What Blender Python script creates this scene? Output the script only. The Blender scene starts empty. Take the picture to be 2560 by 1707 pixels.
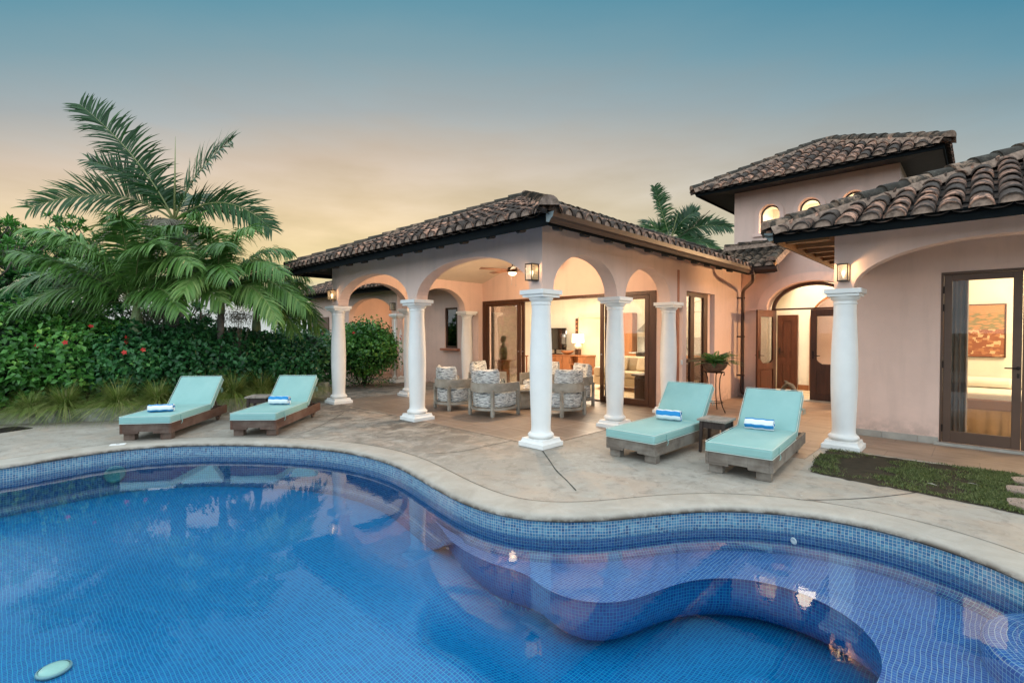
import bpy, bmesh, math, random
import numpy as np
from mathutils import Vector, Matrix
from mathutils.geometry import tessellate_polygon
PI = math.pi
R = math.radians
rng = np.random.default_rng(7)
random.seed(11)
SC = bpy.context.scene
COL = SC.collection

# ------------------------------------------------------------------ camera
cd = bpy.data.cameras.new('camera'); cam = bpy.data.objects.new('camera', cd); COL.objects.link(cam)
cd.sensor_width = 36.0; cd.lens = 1221.26 / 2560 * 36
cd.clip_start = 0.05; cd.clip_end = 3000
cam.location = (4.4913, -5.271, 1.6)
cam.rotation_euler = (PI / 2 - 0.0181, 0, 0.765)
SC.camera = cam
# ------------------------------------------------------------------ render / view
SC.render.engine = 'CYCLES'
SC.view_settings.view_transform = 'Standard'; SC.view_settings.look = 'None'
SC.view_settings.exposure = 0.0; SC.view_settings.gamma = 1.0
SC.cycles.use_denoising = True
SC.cycles.max_bounces = 7; SC.cycles.diffuse_bounces = 3; SC.cycles.glossy_bounces = 4
SC.cycles.transmission_bounces = 4; SC.cycles.transparent_max_bounces = 12
SC.cycles.caustics_reflective = False; SC.cycles.caustics_refractive = False
SC.cycles.sample_clamp_indirect = 6.0; SC.cycles.sample_clamp_direct = 3.0
# ------------------------------------------------------------------ world: dusk sky
W = bpy.data.worlds.new('World'); SC.world = W; W.use_nodes = True
nt = W.node_tree; N = nt.nodes; L = nt.links; N.clear()
def nd(t, **k):
    n = N.new(t)
    for a, b in k.items(): setattr(n, a, b)
    return n
def mth(op, a, b=None, c=None, clamp=False):
    n = N.new('ShaderNodeMath'); n.operation = op; n.use_clamp = clamp
    for i, v in enumerate((a, b, c)):
        if v is None: continue
        if isinstance(v, (int, float)): n.inputs[i].default_value = v
        else: L.new(v, n.inputs[i])
    return n.outputs[0]
def ramp(fac, stops, interp='EASE'):
    n = N.new('ShaderNodeValToRGB'); n.color_ramp.interpolation = interp
    e = n.color_ramp.elements
    while len(e) < len(stops): e.new(0.5)
    for i, (p, c) in enumerate(stops):
        e[i].position = p; e[i].color = (*c, 1)
    L.new(fac, n.inputs[0]); return n.outputs[0]
def mixc(f, a, b, typ='MIX'):
    n = N.new('ShaderNodeMix'); n.data_type = 'RGBA'; n.blend_type = typ
    for i, v in ((0, f), (6, a), (7, b)):
        if isinstance(v, (int, float)): n.inputs[i].default_value = v
        elif isinstance(v, tuple): n.inputs[i].default_value = (*v, 1)
        else: L.new(v, n.inputs[i])
    return n.outputs[2]
tc = nd('ShaderNodeTexCoord')
sp = nd('ShaderNodeSeparateXYZ'); L.new(tc.outputs['Generated'], sp.inputs[0])
X, Y, Z = sp.outputs
fwd = mth('ADD', mth('MULTIPLY', X, -0.692), mth('MULTIPLY', Y, 0.722))      # towards the afterglow
side = mth('ADD', mth('MULTIPLY', X, 0.722), mth('MULTIPLY', Y, 0.692))
t = mth('DIVIDE', Z, mth('MAXIMUM', fwd, 0.30))
sr = mth('DIVIDE', side, mth('MAXIMUM', fwd, 0.30))
# clouds: soft stretched noise
mp = nd('ShaderNodeMapping'); mp.inputs['Scale'].default_value = (1.0, 1.0, 4.5); L.new(tc.outputs['Generated'], mp.inputs[0])
ns = nd('ShaderNodeTexNoise'); ns.inputs['Scale'].default_value = 3.2; ns.inputs['Detail'].default_value = 5; ns.inputs['Roughness'].default_value = .55
L.new(mp.outputs[0], ns.inputs['Vector'])
cl = mth('SUBTRACT', ns.outputs['Fac'], 0.5)
tt = mth('ADD', t, mth('MULTIPLY', cl, mth('MULTIPLY_ADD', t, -0.22, 0.20)))
def srgb(r, g, b):
    f = lambda v: (v / 255 / 12.92) if v / 255 <= .04045 else ((v / 255 + .055) / 1.055) ** 2.4
    return (f(r), f(g), f(b))
warm = ramp(tt, [(0.0, srgb(208, 216, 214)), (0.045, srgb(200, 206, 202)), (0.13, srgb(236, 214, 158)), (0.24, srgb(232, 208, 168)), (0.34, srgb(216, 198, 178)), (0.45, srgb(170, 177, 178)), (0.57, srgb(132, 163, 174)), (0.70, srgb(94, 150, 170)), (1.0, srgb(150, 185, 205))], 'LINEAR')
cool = ramp(tt, [(0.0, srgb(206, 212, 208)), (0.12, srgb(200, 206, 190)), (0.24, srgb(192, 194, 182)), (0.36, srgb(170, 180, 180)), (0.47, srgb(138, 163, 172)), (0.58, srgb(106, 152, 170)), (0.70, srgb(72, 138, 164)), (1.0, srgb(150, 185, 205))], 'LINEAR')
az = mth('MULTIPLY_ADD', sr, 0.80, 0.22, clamp=True)
sky = mixc(az, warm, cool)
cmod = mth('MULTIPLY_ADD', mth('MULTIPLY', cl, mth('SUBTRACT', 0.62, t, clamp=True)), 2.3, 1.0)
cm = N.new('ShaderNodeVectorMath'); cm.operation = 'SCALE'; L.new(sky, cm.inputs[0]); L.new(cmod, cm.inputs['Scale']); sky = cm.outputs[0]
# sky overhead and behind the camera, out of frame, brightened as added fill
fill_t = mth('MULTIPLY', mth('SUBTRACT', mth('DIVIDE', Z, mth('MAXIMUM', fwd, 0.05)), 0.80), 2.2, clamp=True)
back = mth('MULTIPLY', mth('SUBTRACT', 0.25, fwd), 3.0, clamp=True)
sky_fill = mth('MAXIMUM', fill_t, back)
sky = mixc(sky_fill, sky, (1.52, 1.78, 1.96))
bg = nd('ShaderNodeBackground'); bg.inputs['Strength'].default_value = 1.0; L.new(sky, bg.inputs[0])
wo = nd('ShaderNodeOutputWorld'); L.new(bg.outputs[0], wo.inputs[0])
# faint last light of the sun from the left, behind thin cloud
sd = bpy.data.lights.new('sun', 'SUN'); sd.energy = 0.5; sd.angle = R(12); sd.color = (1.0, 0.80, 0.62)
so = bpy.data.objects.new('sun', sd); COL.objects.link(so)
so.rotation_euler = Vector((-0.93, -0.32, 0.28)).to_track_quat('Z', 'Y').to_euler()

# ------------------------------------------------------------------ mesh helpers
class MB:
    def __init__(s): s.v = []; s.f = []; s.uv = []; s.m = []; s.mi = 0
    def vert(s, p): s.v.append(tuple(p)); return len(s.v) - 1
    def face(s, idx, uv=None): s.f.append(tuple(idx)); s.uv.append(uv); s.m.append(s.mi)
    def poly(s, pts, uv=None): s.face([s.vert(p) for p in pts], uv)
    def box(s, x0, x1, y0, y1, z0, z1, M=None, uv=None):
        c = [(x0,y0,z0),(x1,y0,z0),(x1,y1,z0),(x0,y1,z0),(x0,y0,z1),(x1,y0,z1),(x1,y1,z1),(x0,y1,z1)]
        if M is not None: c = [tuple(M @ Vector(p)) for p in c]
        b = len(s.v); s.v += c
        for q in ((0,3,2,1),(4,5,6,7),(0,1,5,4),(1,2,6,5),(2,3,7,6),(3,0,4,7)): s.face([b+i for i in q], uv)
        return s
    def ring(s, pts): b = len(s.v); s.v += [tuple(p) for p in pts]; return list(range(b, b+len(pts)))
    def bridge(s, a, b, closed=True, uv=None):
        n = len(a)
        for i in range(n if closed else n-1):
            j = (i+1) % n; s.face((a[i], a[j], b[j], b[i]), uv)
    def lathe(s, prof, n=24, cx=0, cy=0, cap=True, M=None):
        rs = []
        for r, z in prof:
            p = [Vector((cx+r*math.cos(2*PI*i/n), cy+r*math.sin(2*PI*i/n), z)) for i in range(n)]
            if M is not None: p = [M @ q for q in p]
            rs.append(s.ring(p))
        for a, b in zip(rs, rs[1:]): s.bridge(a, b)
        if cap: s.face(rs[0][::-1]); s.face(rs[-1])
        return s
    def tube(s, path, r, n=8, cap=True):
        path = [Vector(p) for p in path]; rs = []
        rr = r if isinstance(r, (list, tuple)) else [r]*len(path)
        up = Vector((0,0,1)); side = None
        for i, p in enumerate(path):
            d = (path[min(i+1, len(path)-1)] - path[max(i-1, 0)]).normalized()
            if side is None:
                side = d.cross(up)
                if side.length < .1: side = d.cross(Vector((1,0,0)))
            side = (side - d*side.dot(d)).normalized()
            u2 = side.cross(d)
            rs.append(s.ring([p + (side*math.cos(2*PI*k/n) + u2*math.sin(2*PI*k/n))*rr[i] for k in range(n)]))
        for a, b in zip(rs, rs[1:]): s.bridge(a, b)
        if cap: s.face(rs[0][::-1]); s.face(rs[-1])
        return s
def part(mb, name, mats, parent=None, smooth=False, bevel=0.0, seg=2, autos=None):
    me = bpy.data.meshes.new(name); me.from_pydata(mb.v, [], mb.f)
    if not isinstance(mats, (list, tuple)): mats = [mats]
    for m in mats: me.materials.append(m)
    if any(u is not None for u in mb.uv):
        ul = me.uv_layers.new(name='UVMap'); k = 0
        flat = []
        for f, u in zip(mb.f, mb.uv):
            if u is None: flat += [0.0, 0.0]*len(f)
            elif isinstance(u[0], (tuple, list)):
                for a in u: flat += [a[0], a[1]]
            else: flat += [u[0], u[1]]*len(f)
        ul.data.foreach_set('uv', flat)
    me.polygons.foreach_set('material_index', mb.m)
    if smooth: me.polygons.foreach_set('use_smooth', [True]*len(mb.f))
    me.update()
    o = bpy.data.objects.new(name, me); COL.objects.link(o)
    if smooth and autos:
        bm = bmesh.new(); bm.from_mesh(me)
        for e in bm.edges:
            if len(e.link_faces) == 2 and e.calc_face_angle(0) > autos: e.smooth = False
        bm.to_mesh(me); bm.free()
    if bevel:
        b = o.modifiers.new('bevel', 'BEVEL'); b.width = bevel; b.segments = seg; b.limit_method = 'ANGLE'; b.angle_limit = R(40)
        b.harden_normals = False
    if parent is not None: o.parent = parent
    return o
def tag(o, label=None, cat=None, group=None, kind=None):
    if label: o['label'] = label
    if cat: o['category'] = cat
    if group: o['group'] = group
    if kind: o['kind'] = kind
    return o
def thing(name, label, cat, loc=(0,0,0), rz=0.0, group=None):
    o = bpy.data.objects.new(name, None); COL.objects.link(o); o.empty_display_size = .2
    o.location = loc; o.rotation_euler = (0, 0, rz)
    return tag(o, label, cat, group)
def dup(o, loc=None, rz=None, label=None, parent=None):
    c = o.copy(); COL.objects.link(c)
    if parent is not None: c.parent = parent
    for ch in list(o.children): dup(ch, parent=c)
    if loc is not None: c.location = loc
    if rz is not None: c.rotation_euler = (0, 0, rz)
    if label: c['label'] = label
    return c
def lamp(name, loc, energy, color, rad=0.03, parent=None, typ='POINT', size=None, rot=None):
    d = bpy.data.lights.new(name, typ); d.energy = energy; d.color = color
    if typ == 'AREA': d.shape = 'RECTANGLE'; d.size = size[0]; d.size_y = size[1]
    else: d.shadow_soft_size = rad
    o = bpy.data.objects.new(name, d); COL.objects.link(o); o.location = loc
    if rot: o.rotation_euler = rot
    if parent is not None: o.parent = parent
    return o

# ------------------------------------------------------------------ materials
class Mt:
    def __init__(s, name):
        s.m = bpy.data.materials.new(name); s.m.use_nodes = True; s.nt = s.m.node_tree
        s.N = s.nt.nodes; s.L = s.nt.links; s.b = s.N['Principled BSDF']; s.out = s.N['Material Output']
        s.tc = s.N.new('ShaderNodeTexCoord')
    def set(s, i, v):
        if isinstance(v, (int, float)): i.default_value = v
        elif isinstance(v, tuple): i.default_value = (*v, 1) if len(v) == 3 and i.type == 'RGBA' else v
        else: s.L.new(v, i)
    def mapping(s, scale=(1,1,1), rot=(0,0,0), src='Object'):
        n = s.N.new('ShaderNodeMapping'); n.inputs['Scale'].default_value = scale; n.inputs['Rotation'].default_value = rot
        s.L.new(s.tc.outputs[src], n.inputs[0]); return n.outputs[0]
    def noise(s, scale, detail=4, rough=.55, vec=None, dist=0):
        n = s.N.new('ShaderNodeTexNoise'); n.inputs['Scale'].default_value = scale; n.inputs['Detail'].default_value = detail
        n.inputs['Roughness'].default_value = rough; n.inputs['Distortion'].default_value = dist
        s.L.new(vec if vec is not None else s.tc.outputs['Object'], n.inputs['Vector']); return n.outputs['Fac']
    def math(s, op, a, b=None, c=None, clamp=False):
        n = s.N.new('ShaderNodeMath'); n.operation = op; n.use_clamp = clamp
        for i, v in enumerate((a, b, c)):
            if v is not None: s.set(n.inputs[i], v)
        return n.outputs[0]
    def ramp(s, fac, stops, interp='LINEAR'):
        n = s.N.new('ShaderNodeValToRGB'); n.color_ramp.interpolation = interp; e = n.color_ramp.elements
        while len(e) < len(stops): e.new(0.5)
        for i, (p, c) in enumerate(stops):
            e[i].position = p; e[i].color = (c, c, c, 1) if isinstance(c, (int, float)) else (*c, 1)
        s.L.new(fac, n.inputs[0]); return n.outputs[0]
    def mix(s, f, a, b, typ='MIX'):
        n = s.N.new('ShaderNodeMix'); n.data_type = 'RGBA'; n.blend_type = typ
        for i, v in ((0, f), (6, a), (7, b)): s.set(n.inputs[i], v)
        return n.outputs[2]
    def bump(s, h, strength=.3, dist=.01, normal=None):
        n = s.N.new('ShaderNodeBump'); n.inputs['Strength'].default_value = strength; n.inputs['Distance'].default_value = dist
        s.L.new(h, n.inputs['Height'])
        if normal is not None: s.L.new(normal, n.inputs['Normal'])
        return n.outputs[0]
    def fin(s, col=None, rough=None, norm=None, metal=None, spec=None):
        for k, v in (('Base Color', col), ('Roughness', rough), ('Normal', norm), ('Metallic', metal), ('Specular IOR Level', spec)):
            if v is not None: s.set(s.b.inputs[k], v)
        return s.m
def simple(name, col, rough=.6, var=.12, scale=5, bump=.15, bscale=60, metal=0.0, spec=.4):
    s = Mt(name); n = s.noise(scale, 5)
    c0 = tuple(x*(1-var) for x in col); c1 = tuple(min(1, x*(1+var)) for x in col)
    c = s.mix(s.math('MULTIPLY_ADD', n, 2.0, -.5, clamp=True), c0, c1)
    nb = s.bump(s.noise(bscale, 3), bump, .004) if bump else None
    return s.fin(c, rough, nb, metal, spec)
def emis(name, col, strength):
    s = Mt(name); s.set(s.b.inputs['Base Color'], col); s.b.inputs['Emission Color'].default_value = (*col, 1); s.b.inputs['Emission Strength'].default_value = strength
    return s.m
def stucco(name, col):
    s = Mt(name); n = s.noise(1.6, 6, .6); n2 = s.noise(14, 4)
    c = s.mix(s.math('MULTIPLY_ADD', n, 1.6, -.3, clamp=True), tuple(x*.88 for x in col), tuple(x*1.07 for x in col))
    c = s.mix(s.math('MULTIPLY', n2, .18), c, tuple(x*.8 for x in col))
    st = s.noise(1.0, 4, .6, s.mapping((6, 6, .7)))
    c = s.mix(s.math('MULTIPLY_ADD', st, .9, -.45, clamp=True), c, tuple(x*.62 for x in col))
    z_ = s.N.new('ShaderNodeSeparateXYZ'); s.L.new(s.tc.outputs['Object'], z_.inputs[0])
    sp2 = s.math('MULTIPLY', s.math('MULTIPLY', s.math('SUBTRACT', .38, z_.outputs[2], clamp=True), 2.2), s.ramp(s.noise(9, 5, .7), [(.38, 0.0), (.62, 1.0)]))
    c = s.mix(sp2, c, tuple(x*.5 for x in col))
    b = s.bump(s.noise(55, 4, .6), .4, .005); b = s.bump(s.noise(4, 3), .3, .02, b)
    return s.fin(c, .88, b, 0.0, .25)
def wood(name, c0, c1, sc=(1, 12, 12), rough=.55, bump=.25, weather=None, spec=.35):
    s = Mt(name); v = s.mapping(sc)
    g = s.noise(2.2, 6, .65, v, .6); f = s.noise(9, 3, .6, v)
    c = s.mix(s.ramp(g, [(.3, 0.0), (.72, 1.0)]), c0, c1)
    c = s.mix(s.math('MULTIPLY', f, .35), c, tuple(x*.5 for x in c0))
    if weather: c = s.mix(s.ramp(s.noise(3.5, 5), [(.42, 0.0), (.62, .75)]), c, weather)
    return s.fin(c, rough, s.bump(g, bump, .004), 0.0, spec)
def glass(name, tint=(1,1,1), refl=1.0, trans=1.0, rough=0.0):
    s = Mt(name); N_, L_ = s.N, s.L
    tr = N_.new('ShaderNodeBsdfTransparent'); tr.inputs[0].default_value = (*[x*trans for x in tint], 1)
    gl = N_.new('ShaderNodeBsdfGlossy'); gl.inputs['Roughness'].default_value = rough
    fr = N_.new('ShaderNodeFresnel'); fr.inputs['IOR'].default_value = 1.5
    f = s.math('MULTIPLY', fr.outputs[0], refl, clamp=True)
    mx = N_.new('ShaderNodeMixShader'); L_.new(f, mx.inputs[0]); L_.new(tr.outputs[0], mx.inputs[1]); L_.new(gl.outputs[0], mx.inputs[2])
    L_.new(mx.outputs[0], s.out.inputs[0]); return s.m

M_ = {}
M_['wall'] = stucco('salmon_stucco', (.78, .57, .48))
M_['wall_in'] = stucco('cream_plaster', (.84, .78, .65))
M_['ceil'] = stucco('ceiling_plaster', (.72, .62, .50))
M_['white'] = simple('white_paint', (.81, .80, .77), .5, .05, 4, .08, 45)
M_['trim'] = stucco('pale_trim', (.84, .60, .51))
M_['fascia'] = wood('dark_fascia', (.005,.007,.008), (.012,.015,.016), (1, 1, 8), .85, .25, None, .05)
M_['gutter'] = simple('brown_gutter', (.048,.024,.017), .45, .12, 3, .03, 30, .1, .4)
M_['gutter_end'] = simple('grey_gutter_end', (.16, .19, .19), .5)
M_['dwood'] = wood('dark_wood', (.055,.024,.012), (.12,.05,.026), (10, 10, 1), .45)
M_['mwood'] = wood('mahogany', (.055,.016,.008), (.115,.032,.014), (10, 10, 1), .4)
M_['cwood'] = wood('cherry_cabinet', (.24, .09, .035), (.38, .16, .065), (10, 10, 1), .4)
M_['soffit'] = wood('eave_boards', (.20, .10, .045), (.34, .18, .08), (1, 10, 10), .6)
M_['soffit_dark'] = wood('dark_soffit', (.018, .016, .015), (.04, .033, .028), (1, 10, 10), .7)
M_['bronze'] = simple('bronze_metal', (.035, .028, .022), .4, .2, 8, .05, 40, .8)
M_['iron'] = simple('wrought_iron', (.025, .018, .015), .5, .3, 10, .2, 60, .6)
M_['steel'] = simple('steel', (.35, .35, .35), .3, .1, 8, 0, 40, 1.0)
M_['glass'] = glass('clear_glass', (.98, .98, .96), .55, .97)
M_['glass_dark'] = glass('reflecting_glass', (.82, .72, .6), 2.2, .55)
M_['sill'] = simple('terracotta_sill', (.42, .16, .09), .6, .15, 6, .2)
M_['stone'] = simple('grey_stone', (.36, .34, .30), .7, .18, 6, .2)
def tile_mat(name, cols, grout, size=.025, gw=.12, rough=.25, dark=0.0, uvmap=True, bump=.3, spec=.5, patch=.25):
    """square mosaic laid out in metres: per tile colour, grout lines"""
    s = Mt(name)
    v = s.tc.outputs['UV'] if uvmap else s.tc.outputs['Object']
    wb = s.N.new('ShaderNodeTexNoise'); wb.inputs['Scale'].default_value = 3.5; wb.inputs['Detail'].default_value = 2; s.L.new(v, wb.inputs['Vector'])
    wv = s.N.new('ShaderNodeVectorMath'); wv.operation = 'MULTIPLY_ADD'; wv.inputs[1].default_value = (.035, .035, 0); s.L.new(wb.outputs['Color'], wv.inputs[0]); s.L.new(v, wv.inputs[2]); v = wv.outputs[0]
    sc = s.N.new('ShaderNodeVectorMath'); sc.operation = 'SCALE'; sc.inputs['Scale'].default_value = 1/size; s.L.new(v, sc.inputs[0])
    fl = s.N.new('ShaderNodeVectorMath'); fl.operation = 'FLOOR'; s.L.new(sc.outputs[0], fl.inputs[0])
    fr = s.N.new('ShaderNodeVectorMath'); fr.operation = 'FRACTION'; s.L.new(sc.outputs[0], fr.inputs[0])
    sx = s.N.new('ShaderNodeSeparateXYZ'); s.L.new(fr.outputs[0], sx.inputs[0])
    fx = s.math('ABSOLUTE', s.math('SUBTRACT', sx.outputs[0], .5)); fy = s.math('ABSOLUTE', s.math('SUBTRACT', sx.outputs[1], .5))
    e = s.math('MAXIMUM', fx, fy)
    g = s.math('GREATER_THAN', e, .5 - gw/2)
    sf = s.N.new('ShaderNodeSeparateXYZ'); s.L.new(fl.outputs[0], sf.inputs[0])
    cb = s.N.new('ShaderNodeCombineXYZ'); s.L.new(sf.outputs[0], cb.inputs[0]); s.L.new(sf.outputs[1], cb.inputs[1])
    wn = s.N.new('ShaderNodeTexWhiteNoise'); wn.noise_dimensions = '2D'; s.L.new(cb.outputs[0], wn.inputs['Vector'])
    pn = s.noise(.9, 5, .6)
    f = s.math('ADD', s.math('MULTIPLY', wn.outputs['Value'], 1-patch), s.math('MULTIPLY', pn, patch))
    c = s.ramp(f, cols, 'LINEAR')
    c = s.mix(g, c, grout)
    b = s.bump(s.math('SUBTRACT', 1.0, g), bump, .0015)
    return s.fin(c, rough, b, 0.0, spec)
M_['band'] = tile_mat('waterline_mosaic', [(0, (0.0132,0.0450,0.1296)), (.12, (0.0330,0.1350,0.2736)), (.7, (0.0660,0.2250,0.3600)), (1, (0.1540,0.3420,0.4320))], (0.5000,0.5200,0.4800), .027, .12, patch=.1)
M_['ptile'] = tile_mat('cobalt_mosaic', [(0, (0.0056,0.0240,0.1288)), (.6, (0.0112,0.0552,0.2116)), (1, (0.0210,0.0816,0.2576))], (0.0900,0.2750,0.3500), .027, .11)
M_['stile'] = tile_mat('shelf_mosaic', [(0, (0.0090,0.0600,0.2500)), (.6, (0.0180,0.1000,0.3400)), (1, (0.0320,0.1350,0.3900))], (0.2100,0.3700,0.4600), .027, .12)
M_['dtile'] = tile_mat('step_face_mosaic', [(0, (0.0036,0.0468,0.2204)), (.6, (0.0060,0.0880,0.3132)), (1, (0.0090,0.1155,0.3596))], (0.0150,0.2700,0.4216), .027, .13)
M_['ftile'] = tile_mat('floor_mosaic_water_tint', [(0, (0.0016,0.0580,0.2300)), (.5, (0.0026,0.0980,0.3250)), (1, (0.0045,0.1400,0.3950))], (0.0100,0.2900,0.4700), .027, .15, patch=.45)  # floor paler and more cyan than the walls: water scatter put into colour
def slab_mat(name, c0, c1, sx, sy, grout, gw=.006, rough=.45, rot=0, stain=.3, off=.5):
    s = Mt(name)
    v = s.mapping((1, 1, 1), (0, 0, rot))
    b = s.N.new('ShaderNodeTexBrick'); b.offset = off; b.inputs['Scale'].default_value = 1.0
    b.inputs['Brick Width'].default_value = sx; b.inputs['Row Height'].default_value = sy; b.inputs['Mortar Size'].default_value = gw
    b.inputs['Mortar Smooth'].default_value = .2; b.inputs['Bias'].default_value = 0
    b.inputs['Color1'].default_value = (*c0, 1); b.inputs['Color2'].default_value = (*c1, 1); b.inputs['Mortar'].default_value = (*grout, 1)
    s.L.new(v, b.inputs['Vector'])
    st = s.noise(2.2, 6, .65, s.mapping((.6, 2.2, 1)), .8)
    c = s.mix(s.ramp(st, [(.45, 0.0), (.75, stain)]), b.outputs['Color'], tuple(x*.45 for x in c0))
    bb = s.bump(s.math('SUBTRACT', 1.0, b.outputs['Fac']), .3, .003)
    return s.fin(c, s.math('MULTIPLY_ADD', st, .3, rough-.15), s.bump(s.noise(25, 4), .08, .003, bb), 0.0, .45)
M_['porch'] = slab_mat('porch_floor_tile', (.20,.15,.115), (.25,.19,.145), .62, .62, (.38,.31,.25), .009, .42, 0, .35, 0.0)
M_['flag'] = slab_mat('tan_flagstone', (.30,.20,.14), (.37,.255,.18), .9, .75, (.22,.15,.11), .006, .5, 0, .6)
M_['infloor'] = slab_mat('interior_floor_tile', (.52,.40,.26), (.56,.44,.30), .6, .6, (.40,.30,.20), .005, .3, 0, .1, 0.0)
def deck_mat():
    s = Mt('weathered_concrete_deck')
    big = s.noise(.42, 6, .6, None, .6); mid = s.noise(2.0, 8, .68, s.mapping((1, 1, 1)), 1.2)
    fine = s.noise(60, 4, .7); rs = s.noise(.8, 5, .6, s.mapping((1, 1.7, 1), (0, 0, .6)), 1.0)
    streak = s.noise(2.3, 9, .74, s.mapping((1.25, .8, 1), (0, 0, .77)), 1.6)
    c = s.mix(s.ramp(mid, [(.3, 0.0), (.7, 1.0)]), (.315,.28,.23), (.43,.39,.335))
    c = s.mix(s.ramp(rs, [(.48, 0.0), (.66, .55)]), c, (.45,.33,.24))
    # dark weathering is heaviest under the palms and by the porch, clean nearer the coping
    sp_ = s.N.new('ShaderNodeSeparateXYZ'); s.L.new(s.tc.outputs['Object'], sp_.inputs[0])
    zone = s.math('MULTIPLY', s.math('SUBTRACT', 1.3, sp_.outputs[0]), .28, clamp=True)
    zone2 = s.math('MULTIPLY_ADD', sp_.outputs[1], .28, 1.15, clamp=True)
    z = s.math('MULTIPLY', zone, zone2)
    d = s.math('MULTIPLY', s.ramp(s.math('ADD', s.math('MULTIPLY', streak, .65), s.math('MULTIPLY', big, .4)), [(.43, 0.0), (.57, .92)]), s.math('MULTIPLY_ADD', z, .88, .10))
    c = s.mix(d, c, (.085,.072,.058))
    c = s.mix(s.ramp(fine, [(.55, 0.0), (.8, .35)]), c, (.20,.18,.15))
    mot = s.noise(5.5, 8, .75, None, .7)
    c = s.mix(s.ramp(mot, [(.50, 0.0), (.66, .55)]), c, (.15,.13,.105))
    c = s.mix(s.ramp(s.noise(11, 5, .7), [(.60, 0.0), (.70, .5)]), c, (.52,.49,.43))
    h = s.bump(fine, .35, .004); h = s.bump(mid, .15, .01, h)
    return s.fin(c, s.ramp(mid, [(.3, .55), (.7, .8)]), h, 0.0, .35)
M_['deck'] = deck_mat()
def coping_mat():
    s = Mt('pale_coping')
    m = s.noise(3.5, 7, .65, None, .6); f = s.noise(70, 4, .7)
    c = s.mix(s.ramp(m, [(.3, 0.0), (.7, 1.0)]), (.325,.29,.24), (.44,.40,.345))
    c = s.mix(s.ramp(f, [(.55, 0.0), (.8, .3)]), c, (.24,.21,.17))
    # grime collects on the rolled lip that overhangs the water
    g = s.N.new('ShaderNodeSeparateXYZ'); s.L.new(s.tc.outputs['Object'], g.inputs[0])
    lip = s.math('MULTIPLY', s.math('SUBTRACT', -.004, g.outputs[2]), 32.0, clamp=True)
    gr = s.math('MULTIPLY', lip, s.ramp(s.noise(5.0, 6, .7), [(.32, 0.0), (.55, .95)]))
    c = s.mix(gr, c, (.06,.045,.032))
    return s.fin(c, .75, s.bump(f, .35, .003), 0.0, .3)
M_['coping'] = coping_mat()
M_['joint'] = simple('joint_line', (.05,.045,.038), .9, .3, 20, 0)
M_['curb'] = None
def curb_mat():
    s = Mt('stained_concrete_curb'); m = s.noise(3, 7, .7, None, .8); f = s.noise(40, 4, .7)
    c = s.mix(s.ramp(m, [(.36, 0.0), (.62, 1.0)]), (.12,.125,.10), (.42,.42,.38))
    c = s.mix(s.ramp(s.noise(1.3, 5), [(.45, 0.0), (.7, .6)]), c, (.50,.46,.36))
    return s.fin(c, .9, s.bump(f, .5, .006), 0.0, .2)
M_['curb'] = curb_mat()
M_['soil'] = simple('dark_soil', (.045,.036,.024), .95, .4, 8, .6, 20, 0, .1)
M_['earth'] = simple('dry_ground', (.12,.11,.06), .95, .3, .5, .3, 10, 0, .1)
def roof_mat(name, base, dark, amt, lichen=.25):
    s = Mt(name)
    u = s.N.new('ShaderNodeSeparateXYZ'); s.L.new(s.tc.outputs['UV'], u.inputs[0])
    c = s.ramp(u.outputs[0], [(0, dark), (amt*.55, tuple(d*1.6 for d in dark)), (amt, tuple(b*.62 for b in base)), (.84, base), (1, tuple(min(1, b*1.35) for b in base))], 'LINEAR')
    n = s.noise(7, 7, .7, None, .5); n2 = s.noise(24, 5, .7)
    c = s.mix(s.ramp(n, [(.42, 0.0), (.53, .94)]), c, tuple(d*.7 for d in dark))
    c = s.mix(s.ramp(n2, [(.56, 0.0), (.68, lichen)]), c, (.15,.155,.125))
    return s.fin(c, .88, s.bump(n2, .5, .008), 0.0, .2)
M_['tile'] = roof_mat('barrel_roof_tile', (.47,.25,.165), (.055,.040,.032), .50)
M_['tile_dark'] = roof_mat('lichened_ridge_tile', (.22,.145,.10), (.045,.038,.03), .5, .4)
M_['mortar'] = simple('stained_mortar', (.27,.19,.145), .95, .55, 18, .5, 40, 0, .1)
def leaf_mat(name, c0, c1, c2=None, rough=.45, trans=.25):
    s = Mt(name)
    u = s.N.new('ShaderNodeSeparateXYZ'); s.L.new(s.tc.outputs['UV'], u.inputs[0])
    st = [(0, c0), (.6, c1)] + ([(1, c2)] if c2 else [(1, tuple(x*1.35 for x in c1))])
    c = s.ramp(u.outputs[0], st)
    s.fin(c, rough, None, 0.0, .4)
    tl = s.N.new('ShaderNodeBsdfTranslucent'); s.L.new(c, tl.inputs[0])
    mx = s.N.new('ShaderNodeMixShader'); mx.inputs[0].default_value = trans
    s.L.new(s.b.outputs[0], mx.inputs[1]); s.L.new(tl.outputs[0], mx.inputs[2]); s.L.new(mx.outputs[0], s.out.inputs[0])
    return s.m
M_['leaf'] = leaf_mat('hedge_leaf', (.022,.085,.018), (.085,.27,.045), (.30,.52,.09), .36)
M_['leaf_blue'] = leaf_mat('dark_hedge_leaf', (.014,.070,.024), (.050,.19,.055), (.17,.40,.09), .34)
M_['palm'] = leaf_mat('palm_leaflet', (.009,.040,.012), (.030,.095,.024), (.10,.19,.045), .42)
M_['palm_l'] = leaf_mat('pale_palm_leaflet', (.035,.10,.018), (.11,.24,.045), (.32,.44,.14), .42)
M_['palm_dry'] = leaf_mat('dry_palm_leaflet', (.10,.09,.06), (.20,.18,.13), (.30,.28,.2), .6)
M_['grass'] = leaf_mat('grass_blade', (.07,.13,.025), (.22,.30,.06), (.48,.42,.19), .5)
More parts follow.
